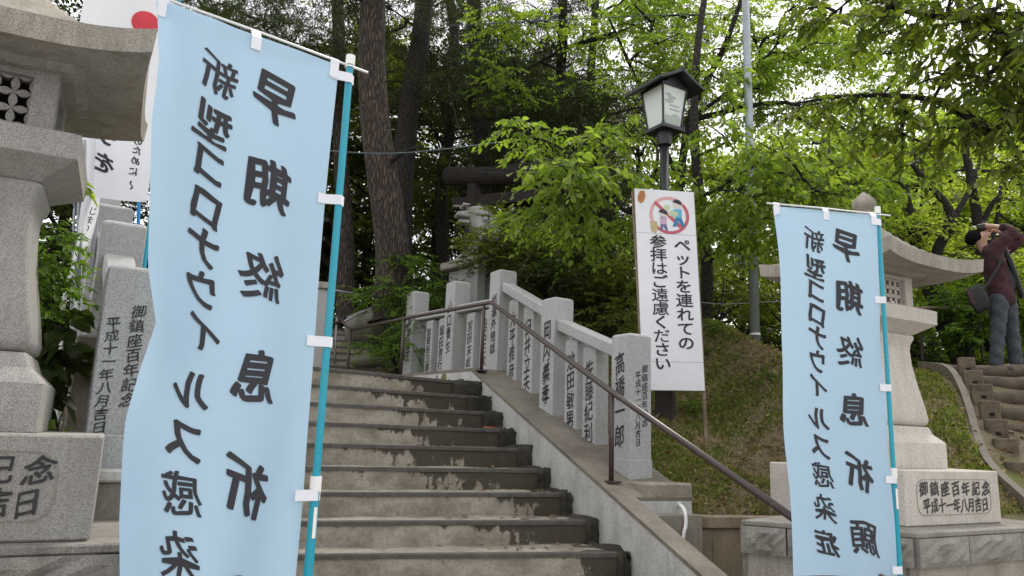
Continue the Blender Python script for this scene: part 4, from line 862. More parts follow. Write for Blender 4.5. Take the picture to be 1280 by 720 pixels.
# boulder
def boulder(c, r, lab, sc=(1, 1, 1)):
    bm = bmesh.new(); bmesh.ops.create_icosphere(bm, subdivisions=3, radius=1)
    for v in bm.verts:
        q = v.co.copy(); k = 1+.16*math.sin(q.x*3+q.y*2+c[0])+.1*math.sin(q.y*7+q.z*5)+.05*math.sin(q.x*13+q.z*11); v.co = Vector((q.x*sc[0]*k*r, q.y*sc[1]*k*r, q.z*sc[2]*k*r))
    me = bpy.data.meshes.new('boulder'); bm.to_mesh(me); bm.free(); me.materials.append(M['rock']); me.polygons.foreach_set('use_smooth', np.ones(len(me.polygons), dtype=bool)); tag(link('boulder', me, None, c), lab, 'rock')
boulder(at(470, 412, 12.2), .42, 'rounded mossy boulder at the foot of the big pine', (1.1, .8, .7))
boulder(at(668, 395, 11.5), .45, 'grey boulder half hidden in shrubs behind the stone fence', (1.3, .8, .6))
boulder(at(468, 452, 11.4), .2, 'dark low rock behind the landing edge near the upper handrail post', (1.8, .8, .5))
# ================================================================== LOG STEPS
ls = thing('log_steps', None, None, at(1240, 560, 7.4)*[1, 1, 0]+UP*-.1, kind='structure')
M['edging'] = concrete('edging_concrete', (.20, .175, .14), (.12, .10, .07), .45, .7, .6, False)
lg = [(1195, 459, 456, 8.60), (1207, 474, 470, 8.2), (1221, 490, 488, 7.85), (1232, 512, 508, 7.55), (1241, 532, 529, 7.3), (1252, 557, 553, 7.05), (1265, 588, 585, 6.8), (1284, 625, 620, 6.55)]
ldir = np.array([.93, -.37, 0])
for i, (px, py, pt_, Yd) in enumerate(lg):
    p = at(px, pt_, Yd); r = .082; z = p[2]-r
    if i == 0: p = at(1150, 453, 8.75); 
    q = p*[1, 1, 0]+UP*z; rings = 14; pts = [q+ldir*(3.2*j/rings)+UP*.008*math.sin(j*1.9+i) for j in range(rings+1)]
    MB().tube(pts, [r*(1+.05*math.sin(j*2.3+i)) for j in range(rings+1)], 12).mk('log', M['log'], ls, smooth=True)
    tz = z+r-.03; q2 = q+UP*(tz-z); bk = np.array([.37, .93, 0]); b = MB()
    b.hexa([q2-UP*.3, q2+ldir*3.2-UP*.3, q2+ldir*3.2+bk*.55-UP*.3, q2+bk*.55-UP*.3], [q2, q2+ldir*3.2, q2+ldir*3.2+bk*.55, q2+bk*.55]).mk('tread_soil', M['tread_soil'], ls, fixn=True)
for i, (px, py, Yd) in enumerate(((1207, 447, 8.5), (1215, 463, 8.1), (1226, 480, 7.75), (1236, 501, 7.45), (1244, 524, 7.2), (1256, 548, 6.95), (1270, 577, 6.7))):
    p = at(px, py, Yd-.12); w_ = .085+.006*(i % 3)
    bm = MB(); q = p*[1, 1, 0]; bm.box(q, 112-90+0, -w_, w_, -.045, .045, p[2]-.42, p[2]); st = bm.mk('stake', M['stake_wood'], ls, bevel=.01)
    nn_, aa_ = az_axes(22); h = MB(); h.box(q+nn_*.01, 22, -.022, .022, -.048, -.044, p[2]-.15, p[2]-.115).mk('bolt_hole', M['hole'], st)
    if i % 2: h = MB(); h.box(q+nn_*.01, 22, -.028, .03, -.0475, -.0442, p[2]-.19, p[2]-.10)
path = smooth_path([at(1150, 452, 8.9), at(1184, 457, 8.3), at(1202, 482, 7.85), at(1214, 516, 7.35), at(1219, 535, 7.1), at(1236, 575, 6.6), at(1280, 617, 6.1), at(1330, 660, 5.7)], 6)
rings = []
for i, p in enumerate(path):
    t = path[min(i+1, len(path)-1)]-path[max(i-1, 0)]; t = t*[1, 1, 0]; t /= np.linalg.norm(t); s = np.cross(t, UP)
    rings.append([p-s*.032-UP*.35, p+s*.032-UP*.35, p+s*.032, p-s*.032])
tag(MB().loft(rings).mk('path_edging', M['edging'], loc=path[0], fixn=True), 'narrow concrete edging curving down between mossy bank and log steps', 'edging')
T = thing('path_railing', 'brown pipe railing behind the photographing person at the top of the log steps', 'railing', at(1225, 445, 10.))
MB().tube([at(1135, 385, 10), at(1212, 384, 10), at(1290, 384, 10)], .02, 8).mk('rail_pipe', M['wood'], T)
for x in (1225, 1150): MB().tube([at(x, 383, 10), at(x+3, 450, 10)], .018, 8).mk('rail_post', M['dark_wood'], T)
for x in (1262,): MB().tube([at(x, 383, 10), at(x, 450, 10)], .018, 8).mk('rail_post', M['dark_wood'], T)
# ================================================================== PERSON
PB = at(1254, 467, 8.55); ex = np.array([.84, -.54, 0]); ey = np.array([.54, .84, 0])
pp = lambda x, y, z: PB+ex*(x+.035*z)+ey*y+UP*z
T = thing('person', 'person in maroon cardigan and blue jeans leaning back to photograph upwards from the log steps', 'person', PB)
M['skin'] = plain('skin', (.48, .28, .20), .5, var=.05); M['hair'] = plain('black_hair', (.008, .007, .007), .95, var=.5, scale=60, bd=.01, spec=.1)
M['cardigan'] = plain('maroon_knit', (.055, .020, .027), .9, var=.4, scale=16, bd=.018); M['jeans'] = plain('blue_denim', (.050, .058, .068), .85, var=.35, scale=7, bd=.02)
M['shoe'] = plain('dark_leather', (.02, .018, .018), .5); M['bag'] = plain('black_nylon', (.010, .010, .012), .6, bd=.003)
def hand(root, d, up, side, r=.009):   # palm chain and five fingers curled round the camera
    d, up, side = vec(d), vec(up), vec(side); V = [root, root+d*.045, root+d*.075]; E = [(0, 1), (1, 2)]; Rr = [.028, .030, .026]
    for k, (o_, L) in enumerate(((-.028, .062), (-.009, .072), (.010, .068), (.028, .052))):
        i = len(V); V += [root+d*.085+side*o_, root+d*(.085+L*.5)+side*o_*1.1+up*.012, root+d*(.085+L*.8)+side*o_*1.1+up*.035]; E += [(2, i), (i, i+1), (i+1, i+2)]; Rr += [r*1.15, r, r*.85]
    i = len(V); V += [root+d*.035-side*.040+up*.01, root+d*.065-side*.055+up*.03, root+d*.095-side*.050+up*.045]; E += [(1, i), (i, i+1), (i+1, i+2)]; Rr += [r*1.3, r*1.15, r]; return V, E, Rr
v = [pp(.03, 0, .90), pp(.01, 0, 1.10), pp(-.04, 0, 1.32), pp(-.11, 0, 1.44), pp(-.15, 0, 1.50), pp(-.165, 0, 1.585), pp(-.175, 0, 1.64),
     pp(-.02, -.17, 1.40), pp(.17, -.19, 1.60), pp(.0, -.10, 1.70), pp(-.02, .17, 1.40), pp(.24, .17, 1.58), pp(.01, .09, 1.70),
     pp(.0, -.10, .88), pp(-.02, -.10, .50), pp(-.05, -.11, .10), pp(.06, .09, .88), pp(.09, .10, .50), pp(.13, .11, .10), pp(-.09, 0, 1.655), pp(-.055, 0, 1.62), pp(-.10, 0, 1.56), pp(-.17, -.09, 1.585), pp(-.17, .09, 1.585)]
e = [(0, 1), (1, 2), (2, 3), (3, 4), (4, 5), (5, 6), (2, 7), (7, 8), (8, 9), (2, 10), (10, 11), (11, 12), (0, 13), (13, 14), (14, 15), (0, 16), (16, 17), (17, 18), (5, 19), (19, 20), (5, 21), (5, 22), (5, 23)]
r_ = [.085, .10, .13, .07, .055, .095, .085, .065, .045, .030, .065, .045, .03, .085, .06, .042, .085, .06, .042, .055, .014, .045, .022, .022]
for root, dd, sd2, wi in ((pp(.0, -.10, 1.70), np.array(-ex*.8+UP*.25+ey*.3), 1, 9), (pp(.01, .09, 1.70), np.array(-ex*.8+UP*.25-ey*.3), -1, 12)):
    dd = dd/np.linalg.norm(dd); hv, he, hr2 = hand(root+dd*.03, dd, -ey*sd2*-.4+UP*-.2, UP*.9); k = len(v); v += hv; e += [(wi, k)]+[(a+k, b+k) for a, b in he]; r_ += hr2
skin('body', v, e, r_, M['skin'], T, 1)
skin('cardigan', [pp(.03, 0, .74), pp(.02, 0, .95), pp(-.01, 0, 1.15), pp(-.045, 0, 1.32), pp(-.085, 0, 1.425), pp(-.04, -.18, 1.40), pp(.07, -.20, 1.51), pp(.175, -.19, 1.61), pp(.09, -.14, 1.665), pp(.02, -.11, 1.69), pp(-.03, .18, 1.40), pp(.10, .19, 1.49), pp(.26, .17, 1.59), pp(.14, .13, 1.65), pp(.03, .10, 1.69)],
     [(2, 1), (1, 0), (2, 3), (3, 4), (3, 5), (5, 6), (6, 7), (7, 8), (8, 9), (3, 10), (10, 11), (11, 12), (12, 13), (13, 14)], [(.195, .16), (.19, .155), (.185, .15), (.205, .175), (.11, .09), .088, .075, .07, .055, .045, .088, .075, .07, .055, .045], M['cardigan'], T, 2)
skin('inner_shirt', [pp(.10, -.03, .90), pp(.10, -.03, 1.05), pp(.085, -.03, 1.2), pp(.055, -.02, 1.34)], [(0, 1), (1, 2), (2, 3)], [.085, .09, .10, .08], M['bag'], T, 1)
skin('jeans', [pp(.02, 0, .93), pp(-.01, -.09, .84), pp(-.03, -.11, .50), pp(-.05, -.12, .26), pp(-.07, -.12, .05), pp(.07, .08, .84), pp(.10, .09, .50), pp(.12, .10, .26), pp(.14, .10, .05)],
     [(0, 1), (1, 2), (2, 3), (3, 4), (0, 5), (5, 6), (6, 7), (7, 8)], [(.12, .12), .112, .083, .074, .080, .112, .083, .074, .080], M['jeans'], T, 2)
for x, y in ((-.07, -.12), (.14, .10)):
    skin('shoe', [pp(x-.05, y, .035), pp(x+.06, y-.02, .035), pp(x+.18, y-.05, .028)], [(0, 1), (1, 2)], [.048, .05, .04], M['shoe'], T, 1)
hp_ = [pp(-.205, 0, 1.53), pp(-.22, 0, 1.59), pp(-.21, 0, 1.645), pp(-.17, 0, 1.69)]
skin('hair', hp_, [(0, 1), (1, 2), (2, 3)], [.095, .125, .12, .07], M['hair'], T, 2)
MB().tube(smooth_path([pp(.06, -.14, 1.45), pp(.02, -.21, 1.25), pp(-.10, -.24, 1.02), pp(-.18, -.26, .92)], 4), .018, 6).mk('bag_strap', M['bag'], T)
MB().tube(smooth_path([pp(.06, -.14, 1.45), pp(.14, -.10, 1.20), pp(.20, -.02, .95), pp(.21, .05, .88)], 4), .030, 6).mk('bag_strap', M['bag'], T)
tb_ = thing('shoulder_bag', 'black shoulder bag with a thin pink trim hanging at the hip of the person', 'bag', pp(-.20, -.27, .66))
bm = bmesh.new(); bmesh.ops.create_cube(bm, size=1); bmesh.ops.subdivide_edges(bm, edges=bm.edges, cuts=5, use_grid_fill=True)
for vt in bm.verts:
    x, y, z = vt.co; k = 1-.32*(abs(x*2)**3)*(abs(z*2)**2); P_ = ex*(x*.21*k-.04*z)+ey*(y*.13*(1-.3*abs(z*2)**2))+UP*(z*.31*k+.17+.02*math.sin(x*9)); vt.co = Vector(P_)
me = bpy.data.meshes.new('bag_body'); bm.to_mesh(me); bm.free(); me.materials.append(M['bag']); me.polygons.foreach_set('use_smooth', np.ones(len(me.polygons), dtype=bool)); link('bag_body', me, tb_)
MB().tube(smooth_path([pp(-.33, -.355, .95), pp(-.28, -.36, .86), pp(-.27, -.35, .80), pp(-.24, -.35, .77)], 4), .003, 5).mk('pink_trim', plain('pink_trim', (.35, .02, .08), .5), tb_)
cm = thing('photo_camera', 'small dark camera held up to the face by the person on the log steps', 'camera', pp(-.14, 0, 1.70))
b = MB(); b.box(pp(-.14, 0, 1.70), 33+90-90, -.05, .05, -.07, .07, 0, .06).mk('camera_body', M['black_metal'], cm, bevel=.008)
MB().tube([pp(-.13, 0, 1.755), pp(-.12, 0, 1.81)], [.033, .03], 12).mk('lens', M['black_metal'], cm)
MB().tube([pp(-.20, -.03, 1.735), pp(-.235, -.04, 1.74)], [.014, .012], 8).mk('eyepiece', M['white_plastic'], cm)
# ================================================================== VEGETATION
L_ = {}
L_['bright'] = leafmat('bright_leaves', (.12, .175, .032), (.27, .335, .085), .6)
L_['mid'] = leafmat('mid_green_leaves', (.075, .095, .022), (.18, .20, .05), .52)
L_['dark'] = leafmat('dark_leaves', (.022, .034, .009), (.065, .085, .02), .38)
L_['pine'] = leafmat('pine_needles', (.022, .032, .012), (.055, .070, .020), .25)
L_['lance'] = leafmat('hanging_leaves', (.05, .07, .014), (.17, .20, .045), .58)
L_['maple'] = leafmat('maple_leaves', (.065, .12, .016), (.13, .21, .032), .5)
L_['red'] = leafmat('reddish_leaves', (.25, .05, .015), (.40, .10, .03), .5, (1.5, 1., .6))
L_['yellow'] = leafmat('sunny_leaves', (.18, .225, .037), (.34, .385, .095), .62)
L_['grass'] = leafmat('grass_blades', (.09, .12, .022), (.24, .265, .065), .4)
L_['dry'] = leafmat('dry_grass', (.18, .13, .07), (.38, .29, .16), .3)
BK = {'pine': barkmat('pine_bark', (.060, .042, .032), (.155, .115, .088), 1.), 'dark': barkmat('dark_bark', (.022, .017, .014), (.06, .047, .038), 1.6), 'grey': barkmat('grey_bark', (.05, .043, .034), (.12, .105, .085), 2.)}
def norm(a): return a/(np.linalg.norm(a, axis=-1, keepdims=True)+1e-9)
def leaves_np(P, D, Nn, L, W, shape='oval'):
    """vectorised leaves: base P, direction D, normal N"""
    D = norm(D); Wd = norm(np.cross(D, Nn)); Nn = np.cross(Wd, D); L = L[:, None]; W = W[:, None]; n = len(P)
    if shape == 'oval':
        pts = [P, P+D*L*.38+Wd*W*.5+Nn*W*.16, P+D*L*.78+Wd*W*.30+Nn*W*.05-Nn*L*.05, P+D*L-Nn*L*.10, P+D*L*.78-Wd*W*.30+Nn*W*.05-Nn*L*.05, P+D*L*.38-Wd*W*.5+Nn*W*.16]
        V = np.stack(pts, 1).reshape(-1, 3); b = np.arange(n)[:, None]*6
        F = np.concatenate([b+np.array([0, 1, 2, 3]), b+np.array([0, 3, 4, 5])])
        return V, F
    pts = [P, P+D*L*.45+Wd*W*.5+Nn*W*.15, P+D*L, P+D*L*.45-Wd*W*.5+Nn*W*.15]
    V = np.stack(pts, 1).reshape(-1, 3); b = np.arange(n)[:, None]*4
    return V, b+np.array([0, 1, 2, 3])
def twigs_np(P0, P1, r):
    n = len(P0); d = norm(P1-P0); a = norm(np.cross(d, np.array([.3, .2, 1.]))); b = np.cross(d, a); out = []
    for p, rr in ((P0, r), (P1, r*.4)):
        for k in range(3): t = k*2*math.pi/3; out.append(p+(a*math.cos(t)+b*math.sin(t))*(rr[:, None] if hasattr(rr, 'shape') and rr.ndim else rr))
    V = np.stack(out, 1).reshape(-1, 3); i = np.arange(n)[:, None]*6
    return V, np.concatenate([i+np.array([0, 1, 4, 3]), i+np.array([1, 2, 5, 4]), i+np.array([2, 0, 3, 5])])
def sprays(blobs, tl=.5, nl=14, L=.085, W=.045, droop=.35, flat=.6, lv=.25, tr=.004, shape='oval', needle=False, spread=.85):
    """blobs: (center, rx, rz, ntwigs)"""
    C_ = []; Rr = []
    for c, rx, rz, nt_ in blobs:
        C_ += [c]*nt_; Rr += [(rx, rx, rz)]*nt_
    C_ = np.array(C_, float); Rr = np.array(Rr); n = len(C_)
    u = norm(rng.normal(size=(n, 3)))*rng.uniform(.15, 1, (n, 1))**.6
    P0 = C_+u*Rr*spread
    d = norm(u*[1, 1, .5*flat]*1.0+rng.normal(size=(n, 3))*[.6, .6, .35*flat]-np.array([0, 0, droop*.5])); l = tl*rng.uniform(.5, 1.3, n)
    P1 = P0+d*l[:, None]
    TV, TF = twigs_np(P0-d*l[:, None]*.3, P1, np.full(n, tr))
    s = (np.arange(nl)+.5)/nl; s = np.broadcast_to(s, (n, nl)); dd = np.repeat(d[:, None], nl, 1)
    P = P0[:, None]+dd*(l[:, None]*s)[..., None]; P = P+np.array([0, 0, -1])*((s**2)*l[:, None]*droop*.5)[..., None]
    lat = norm(np.cross(d, np.array([0, 0, 1.])))[:, None]; sg_ = np.where(np.arange(nl) % 2, 1, -1)[None, :, None]
    if needle: D = dd*.55+norm(rng.normal(size=(n, nl, 3)))*.9
    else: D = dd*.55+lat*sg_*.85+rng.normal(size=(n, nl, 3))*.25-np.array([0, 0, 1])*(droop*rng.uniform(.3, 1.6, (n, nl)))[..., None]
    Nn = np.array([0, 0, 1.])+rng.normal(size=(n, nl, 3))*.45-dd*.1
    m = n*nl; Ls = L*rng.uniform(1-lv*1.6, 1+lv, m); Ws = W*Ls/L
    V, F = leaves_np(P.reshape(m, 3), D.reshape(m, 3), Nn.reshape(m, 3), Ls, Ws, shape)
    return V, F, TV, TF
def npobj(name, V, F, mat, parent=None, loc=None, stuff=True):
    org = ABS[parent.name] if parent is not None else vec(loc); o = link(name, meshdata(name, V-org, F, mat), parent, org)
    if stuff: o['kind'] = 'stuff'
    return o
def limb(pts, r0, r1, k=5, n=9, jit=.0):
    p = smooth_path(pts, k); r = np.linspace(r0, r1, len(p))
    if jit: p = p+rng.normal(size=p.shape)*jit; 
    return tube(p, r, n)
def tree(name, label, cat, trunks, blobs, mat='mid', bark='dark', group=None, limbs=True, **kw):
    """trunks: list of (points, r0, r1); blobs as in sprays"""
    base = vec(trunks[0][0][0]); T = thing(name, label, cat, base, group)
    b = MB(); pool = []
    for pts, r0, r1 in trunks:
        pts = [vec(p) for p in pts]; b.add(*limb(pts, r0, r1)); pool += [(q, r1) for q in smooth_path(pts, 4)[2:]]
    if limbs and blobs:
        PQ = np.array([q for q, _ in pool])
        for c, rx, rz, nt_ in blobs:
            low = PQ[:, 2] < c[2]+.3; dist = np.linalg.norm(PQ-c, axis=1)+np.where(low, 0, 2); q = PQ[dist.argmin()]; dq = np.linalg.norm(c-q)
            if dq < .1: continue
            mid = (q+c)/2+np.array([rng.normal()*.12*dq, rng.normal()*.12*dq, .10*dq]); b.add(*limb([q, mid, c], min(.016*dq+.012, .06), .008, 4, 6)); PQ = np.vstack([PQ, smooth_path([q, mid, c], 3)[2:]])
            for _ in range(3):
                e = c+norm(rng.normal(size=3))*np.array([rx, rx, rz])*.9; b.add(*limb([(mid+c)/2, (c+e)/2+rng.normal(size=3)*.05, e], .012, .004, 3, 5))
    b.mk('trunk', BK[bark], T, smooth=True)
    if blobs:
        V, F, TV, TF = sprays(blobs, **kw); npobj('twigs', TV, TF, BK['dark'], T); npobj('crown', V, F, L_[mat], T)
    return T
def bl(px, py, Y, rx, rz, n): return (at(px, py, Y), rx, rz, n)
# ---- the big pine beside the steps, its bark in raised plates
T = thing('pine_tree', 'huge pine trunk with furrowed brown bark rising beside the upper steps', 'tree', at(492, 398, 11.4))
pts = [at(490, 402, 11.4), at(489, 380, 11.4), at(491, 320, 11.4), at(483, 250, 11.35), at(471, 170, 11.3), at(465, 90, 11.3), at(466, 0, 11.3), at(470, -140, 11.2), at(460, -330, 11.2)]
p = smooth_path(pts, 14); r = np.interp(np.linspace(0, 1, len(p)), [0, .05, .15, .4, .7, 1], [.36, .27, .265, .24, .205, .15]); n = 96
Vt, Ft = tube(p, r, n, False); Vt = Vt.reshape(len(p), n, 3); th_ = np.arange(n)*2*math.pi/n; hh = np.arange(len(p))
cen = p[:, None]; dr = Vt-cen; 
TT, HH = np.meshgrid(th_, hh*.115)
rel = np.zeros_like(TT)
for i in range(3): rel += np.abs(np.sin(TT*(9+4*i)+2.2*np.sin(HH*(1.1+.6*i)+i)+HH*.35*(-1)**i))**.6
rel = rel/3*.05+.012*np.sin(HH*6.5+3*np.sin(TT*7))
Vt = cen+dr*(1+(rel[..., None]-.02)*1.6)
mk('trunk', Vt.reshape(-1, 3), Ft, BK['pine'], T, smooth=True)
bb = [bl(430, -40, 11, 1.4, .6, 60), bl(520, -60, 11, 1.3, .6, 60), bl(350, -20, 11, 1.2, .6, 60), bl(590, -30, 11.5, 1.3, .5, 60)]
V, F, TV, TF = sprays(bb, tl=.5, nl=50, L=.13, W=.012, needle=True, shape='d'); npobj('twigs', TV, TF, BK['dark'], T); npobj('crown', V, F, L_['pine'], T)
b = MB()
for q in ([at(466, 10, 11.3), at(420, -20, 11), at(350, -30, 10.8)], [at(466, -20, 11.3), at(530, -50, 11.3), at(600, -40, 11.5)], [at(478, 210, 11.3), at(505, 190, 11.0), at(530, 182, 10.9)]): b.add(*limb(q, .05, .015))
b.mk('branch', BK['dark'], T, smooth=True)
# ---- other trunks one can tell apart in the dark wood
def simple_tree(label, px, Y, r0, r1, blobs, mat='pine', bark='dark', **kw):
    kk = dict(tl=.6, nl=34, L=.14, W=.016, needle=True, shape='d'); kk.update(kw)
    return tree('conifer_tree' if kk['needle'] else 'woodland_tree', label, 'tree', [([at(x, y, Y) for x, y in px], r0, r1)], blobs, mat, bark, **kk)
def rb(x0, x1, y0, y1, Y0, Y1, k, rx, rz, n):
    return [bl(random.uniform(x0, x1), random.uniform(y0, y1), random.uniform(Y0, Y1), rx*random.uniform(.7, 1.3), rz*random.uniform(.7, 1.3), n) for _ in range(k)]
simple_tree('dark leaning trunk close behind the huge pine trunk', [(500, 400), (500, 300), (503, 220), (512, 130), (524, 60), (532, -20), (540, -140)], 13, .23, .16, rb(380, 560, -60, 110, 12, 14, 9, .9, .35, 42))
simple_tree('straight dark conifer trunk rising behind the torii beam', [(604, 400), (603, 300), (603, 200), (598, 100), (592, 0), (590, -140)], 15.5, .20, .15, rb(540, 720, -40, 230, 14, 16.5, 16, 1.0, .3, 44))
simple_tree('crooked dark trunk between the pine and the torii', [(556, 400), (553, 300), (552, 220), (562, 160), (552, 110), (568, 50), (560, -20), (555, -120)], 17, .16, .11, rb(500, 620, 0, 170, 15.5, 17.5, 12, .9, .3, 42))
simple_tree('short brown trunk standing left of the huge pine above the upper steps', [(432, 405), (431, 360), (432, 300), (426, 200), (424, 80), (420, -60)], 14.5, .20, .12, rb(250, 450, 10, 270, 13.5, 16, 18, 1.0, .35, 42), bark='pine')
simple_tree('dark conifer with drooping boughs right of the torii', [(700, 400), (702, 300), (700, 150), (704, 0), (706, -120)], 16, .15, .09, rb(620, 790, 120, 350, 13, 16, 20, .9, .3, 42))
simple_tree('slim dark conifer behind the lamp with thin bare branches', [(742, 400), (744, 250), (738, 120), (745, 0), (750, -120)], 17, .13, .08, rb(640, 860, -40, 150, 14, 18, 20, .9, .3, 42))
# ---- light green tree behind the sign and the lamp
bs = [(690, 205, 8.6), (735, 175, 8.8), (760, 225, 8.4), (700, 250, 8.6), (820, 215, 9.2), (905, 165, 9.3), (950, 205, 8.8), (1000, 225, 8.5), (1040, 205, 8.9), (900, 235, 8.9), (860, 265, 9.3), (920, 295, 9.6), (960, 270, 9.3), (730, 290, 9.4), (790, 160, 9.6), (660, 170, 9), (1070, 235, 8.8), (780, 285, 9.6), (1010, 180, 9.6), (670, 270, 9.2), (900, 100, 10.2), (990, 290, 9.9), (1100, 225, 9.2), (940, 250, 8.3), (1020, 245, 8.2), (715, 215, 8.1), (975, 190, 8.2)]
tree('broadleaf_tree', 'young tree with bright light green hanging leaves behind lamp and notice board', 'tree', [([at(882, 412, 11), at(884, 340, 10.8), at(878, 270, 10.5), at(868, 170, 10.2), at(872, 60, 10), at(890, -60, 10)], .10, .04), ([at(882, 330, 10.8), at(930, 285, 10.), at(1000, 262, 9.2), at(1050, 240, 9)], .045, .015), ([at(880, 300, 10.6), at(820, 280, 9.9), at(750, 250, 9.2), at(690, 235, 8.8)], .045, .012)],
     [bl(x, y, Y, .42, .17, 27) for x, y, Y in bs], 'bright', 'grey', tl=.42, nl=11, L=.105, W=.056, droop=.55)
tree('slender_tree', 'slender tree with small pale green leaves against the sky right of the lamp', 'tree', [([at(850, 420, 13), at(845, 300, 13), at(862, 150, 12.6), at(905, 60, 12.2), at(940, -40, 12)], .10, .035), ([at(850, 230, 13), at(800, 110, 12.5), at(760, 20, 12)], .05, .02), ([at(862, 150, 12.6), at(940, 90, 12), at(1000, 20, 12)], .04, .012)],
     rb(780, 1010, -20, 100, 11, 14, 26, .6, .22, 24)+rb(620, 800, -10, 150, 12, 14, 12, .6, .18, 24)+rb(900, 1120, 40, 170, 12, 14, 22, .5, .18, 26)+rb(1020, 1200, -10, 110, 10, 13, 10, .5, .2, 22), 'bright', 'dark', tl=.45, nl=13, L=.085, W=.048, droop=.3)
# ---- dark tree overhanging from the right
bs = [(1045, 15, 6.3, 22), (1100, 25, 6.0, 26), (1155, 20, 5.9, 26), (1215, 30, 5.6, 30), (1270, 50, 5.4, 34), (1235, 100, 5.5, 34), (1185, 85, 5.8, 24), (1160, 130, 6.0, 24), (1215, 160, 5.7, 26), (1275, 140, 5.4, 32), (1095, 128, 6.3, 18), (1040, 130, 6.5, 16), (1125, 165, 6.4, 18), (1170, 185, 6.2, 16), (1290, 200, 5.5, 20), (1000, 150, 6.8, 10), (1255, 5, 5.4, 34), (1010, 10, 6.6, 12), (1130, -20, 6, 30), (1200, -20, 5.7, 30), (1080, 170, 6.6, 12), (1300, 90, 5.4, 30)]
tree('overhanging_tree', 'dark tree with long drooping leaves overhanging from the top right', 'tree', [([at(1480, 460, 5.6), at(1450, 300, 5.6), at(1400, 150, 5.6), at(1360, -60, 5.6)], .16, .10), ([at(1410, 175, 5.6), at(1330, 135, 5.6), at(1262, 150, 5.7), at(1237, 163, 5.8), at(1200, 140, 5.9), at(1150, 122, 6.1), at(1060, 120, 6.4), at(990, 130, 6.7)], .065, .010), ([at(1380, 20, 5.6), at(1260, 20, 5.7), at(1160, 20, 5.9), at(1070, -5, 6.2)], .05, .012)],
     [bl(x, y, Y, .30, .16, int(n*.62)) for x, y, Y, n in bs], 'lance', 'dark', tl=.34, nl=11, L=.11, W=.046, droop=.6)
# ---- multi stemmed trees behind the person
tree('multi_stem_tree', 'twisted dark multi stemmed tree between the right lantern and the person', 'tree', [([at(1205, 452, 10.8), at(1188, 420, 10.8), at(1172, 385, 10.8), at(1152, 330, 10.9), at(1135, 260, 11), at(1120, 190, 11)], .17, .05), ([at(1176, 395, 10.8), at(1170, 320, 10.6), at(1190, 280, 10.5), at(1182, 255, 10.5), at(1162, 232, 10.4), at(1140, 205, 10.3)], .09, .035), ([at(1190, 278, 10.5), at(1215, 230, 10.5), at(1230, 180, 10.5)], .05, .02)],
     rb(1010, 1200, 180, 300, 10.5, 12.5, 16, .6, .22, 22)+rb(1080, 1215, 300, 420, 11, 12.5, 8, .5, .25, 24), 'yellow', 'dark', tl=.4, nl=12, L=.075, W=.046, droop=.3)
tree('multi_stem_tree', 'forked dark stems rising right behind the head of the person', 'tree', [([at(1236, 440, 11.4), at(1230, 360, 11.4), at(1224, 290, 11.4), at(1216, 240, 11.4), at(1200, 150, 11.4)], .12, .05), ([at(1224, 290, 11.4), at(1240, 255, 11.3), at(1262, 232, 11.2), at(1275, 190, 11)], .05, .02), ([at(1228, 330, 11.4), at(1245, 280, 11.5), at(1252, 215, 11.5)], .05, .02)],
     rb(1180, 1300, 190, 330, 11, 13.5, 14, .6, .25, 24)+rb(1200, 1300, 330, 420, 11, 12.5, 10, .5, .25, 26), 'yellow', 'dark', tl=.4, nl=12, L=.075, W=.046, droop=.3)
# ---- shrubs: name, label, blobs, material, style
def shrub(name, label, base, blobs, mat, **kw):
    T = thing(name, label, 'shrub', base); b = MB(); base = vec(base)
    for c, rx, rz, n_t in blobs: mid = (base+c)/2+rng.normal(size=3)*.06; sr = .018 if rx > .15 else .004; b.add(*limb([base+rng.normal(size=3)*.03*[1, 1, 0]-UP*.05, mid, c], sr, sr*.3, 3, 5))
    b.mk('stems', BK['dark'], T, smooth=True); V, F, TV, TF = sprays(blobs, **kw); npobj('twigs', TV, TF, BK['dark'], T); npobj('foliage', V, F, L_[mat], T); return T
shrub('maple_sapling', 'feathery green maple sapling beside the upper handrail below the huge pine', at(500, 462, 10.9), rb(455, 530, 350, 440, 10.5, 11.4, 12, .38, .12, 26)+rb(500, 560, 310, 380, 11, 11.5, 6, .35, .12, 24), 'maple', tl=.35, nl=16, L=.065, W=.020, droop=.4)
shrub('shrub', 'loose dark shrub growing round the statue plinth', at(640, 400, 11.2), rb(595, 700, 265, 350, 10.4, 11.3, 16, .42, .2, 34), 'mid', tl=.35, nl=14, L=.06, W=.026, droop=.1)
shrub('shrub', 'dense dark green shrub behind the middle of the stone fence', at(700, 440, 10.6), rb(650, 745, 330, 410, 10.2, 12, 14, .45, .25, 36), 'dark', tl=.35, nl=14, L=.07, W=.035, droop=.2)
shrub('shrub', 'green shrub behind the lower stone fence beside the notice board', at(765, 440, 10.), rb(735, 800, 320, 430, 9.6, 11.5, 12, .42, .25, 34), 'mid', tl=.35, nl=14, L=.075, W=.04, droop=.2)
shrub('shrub', 'undergrowth at the top of the bank left of the grey steel pole', at(900, 395, 12.2), rb(885, 940, 330, 392, 12, 13.5, 8, .5, .22, 26), 'mid', tl=.35, nl=13, L=.08, W=.04, droop=.2)
shrub('shrub', 'undergrowth at the top of the bank right of the grey steel pole', at(985, 410, 12.), rb(955, 1060, 330, 400, 11.5, 13.5, 10, .5, .22, 26), 'mid', tl=.35, nl=13, L=.08, W=.04, droop=.2)
shrub('shrub', 'leafy green shrub behind the bag of the person', at(1210, 445, 9.9), rb(1185, 1250, 350, 440, 9.7, 11, 12, .32, .2, 30), 'maple', tl=.3, nl=12, L=.075, W=.042, droop=.2)
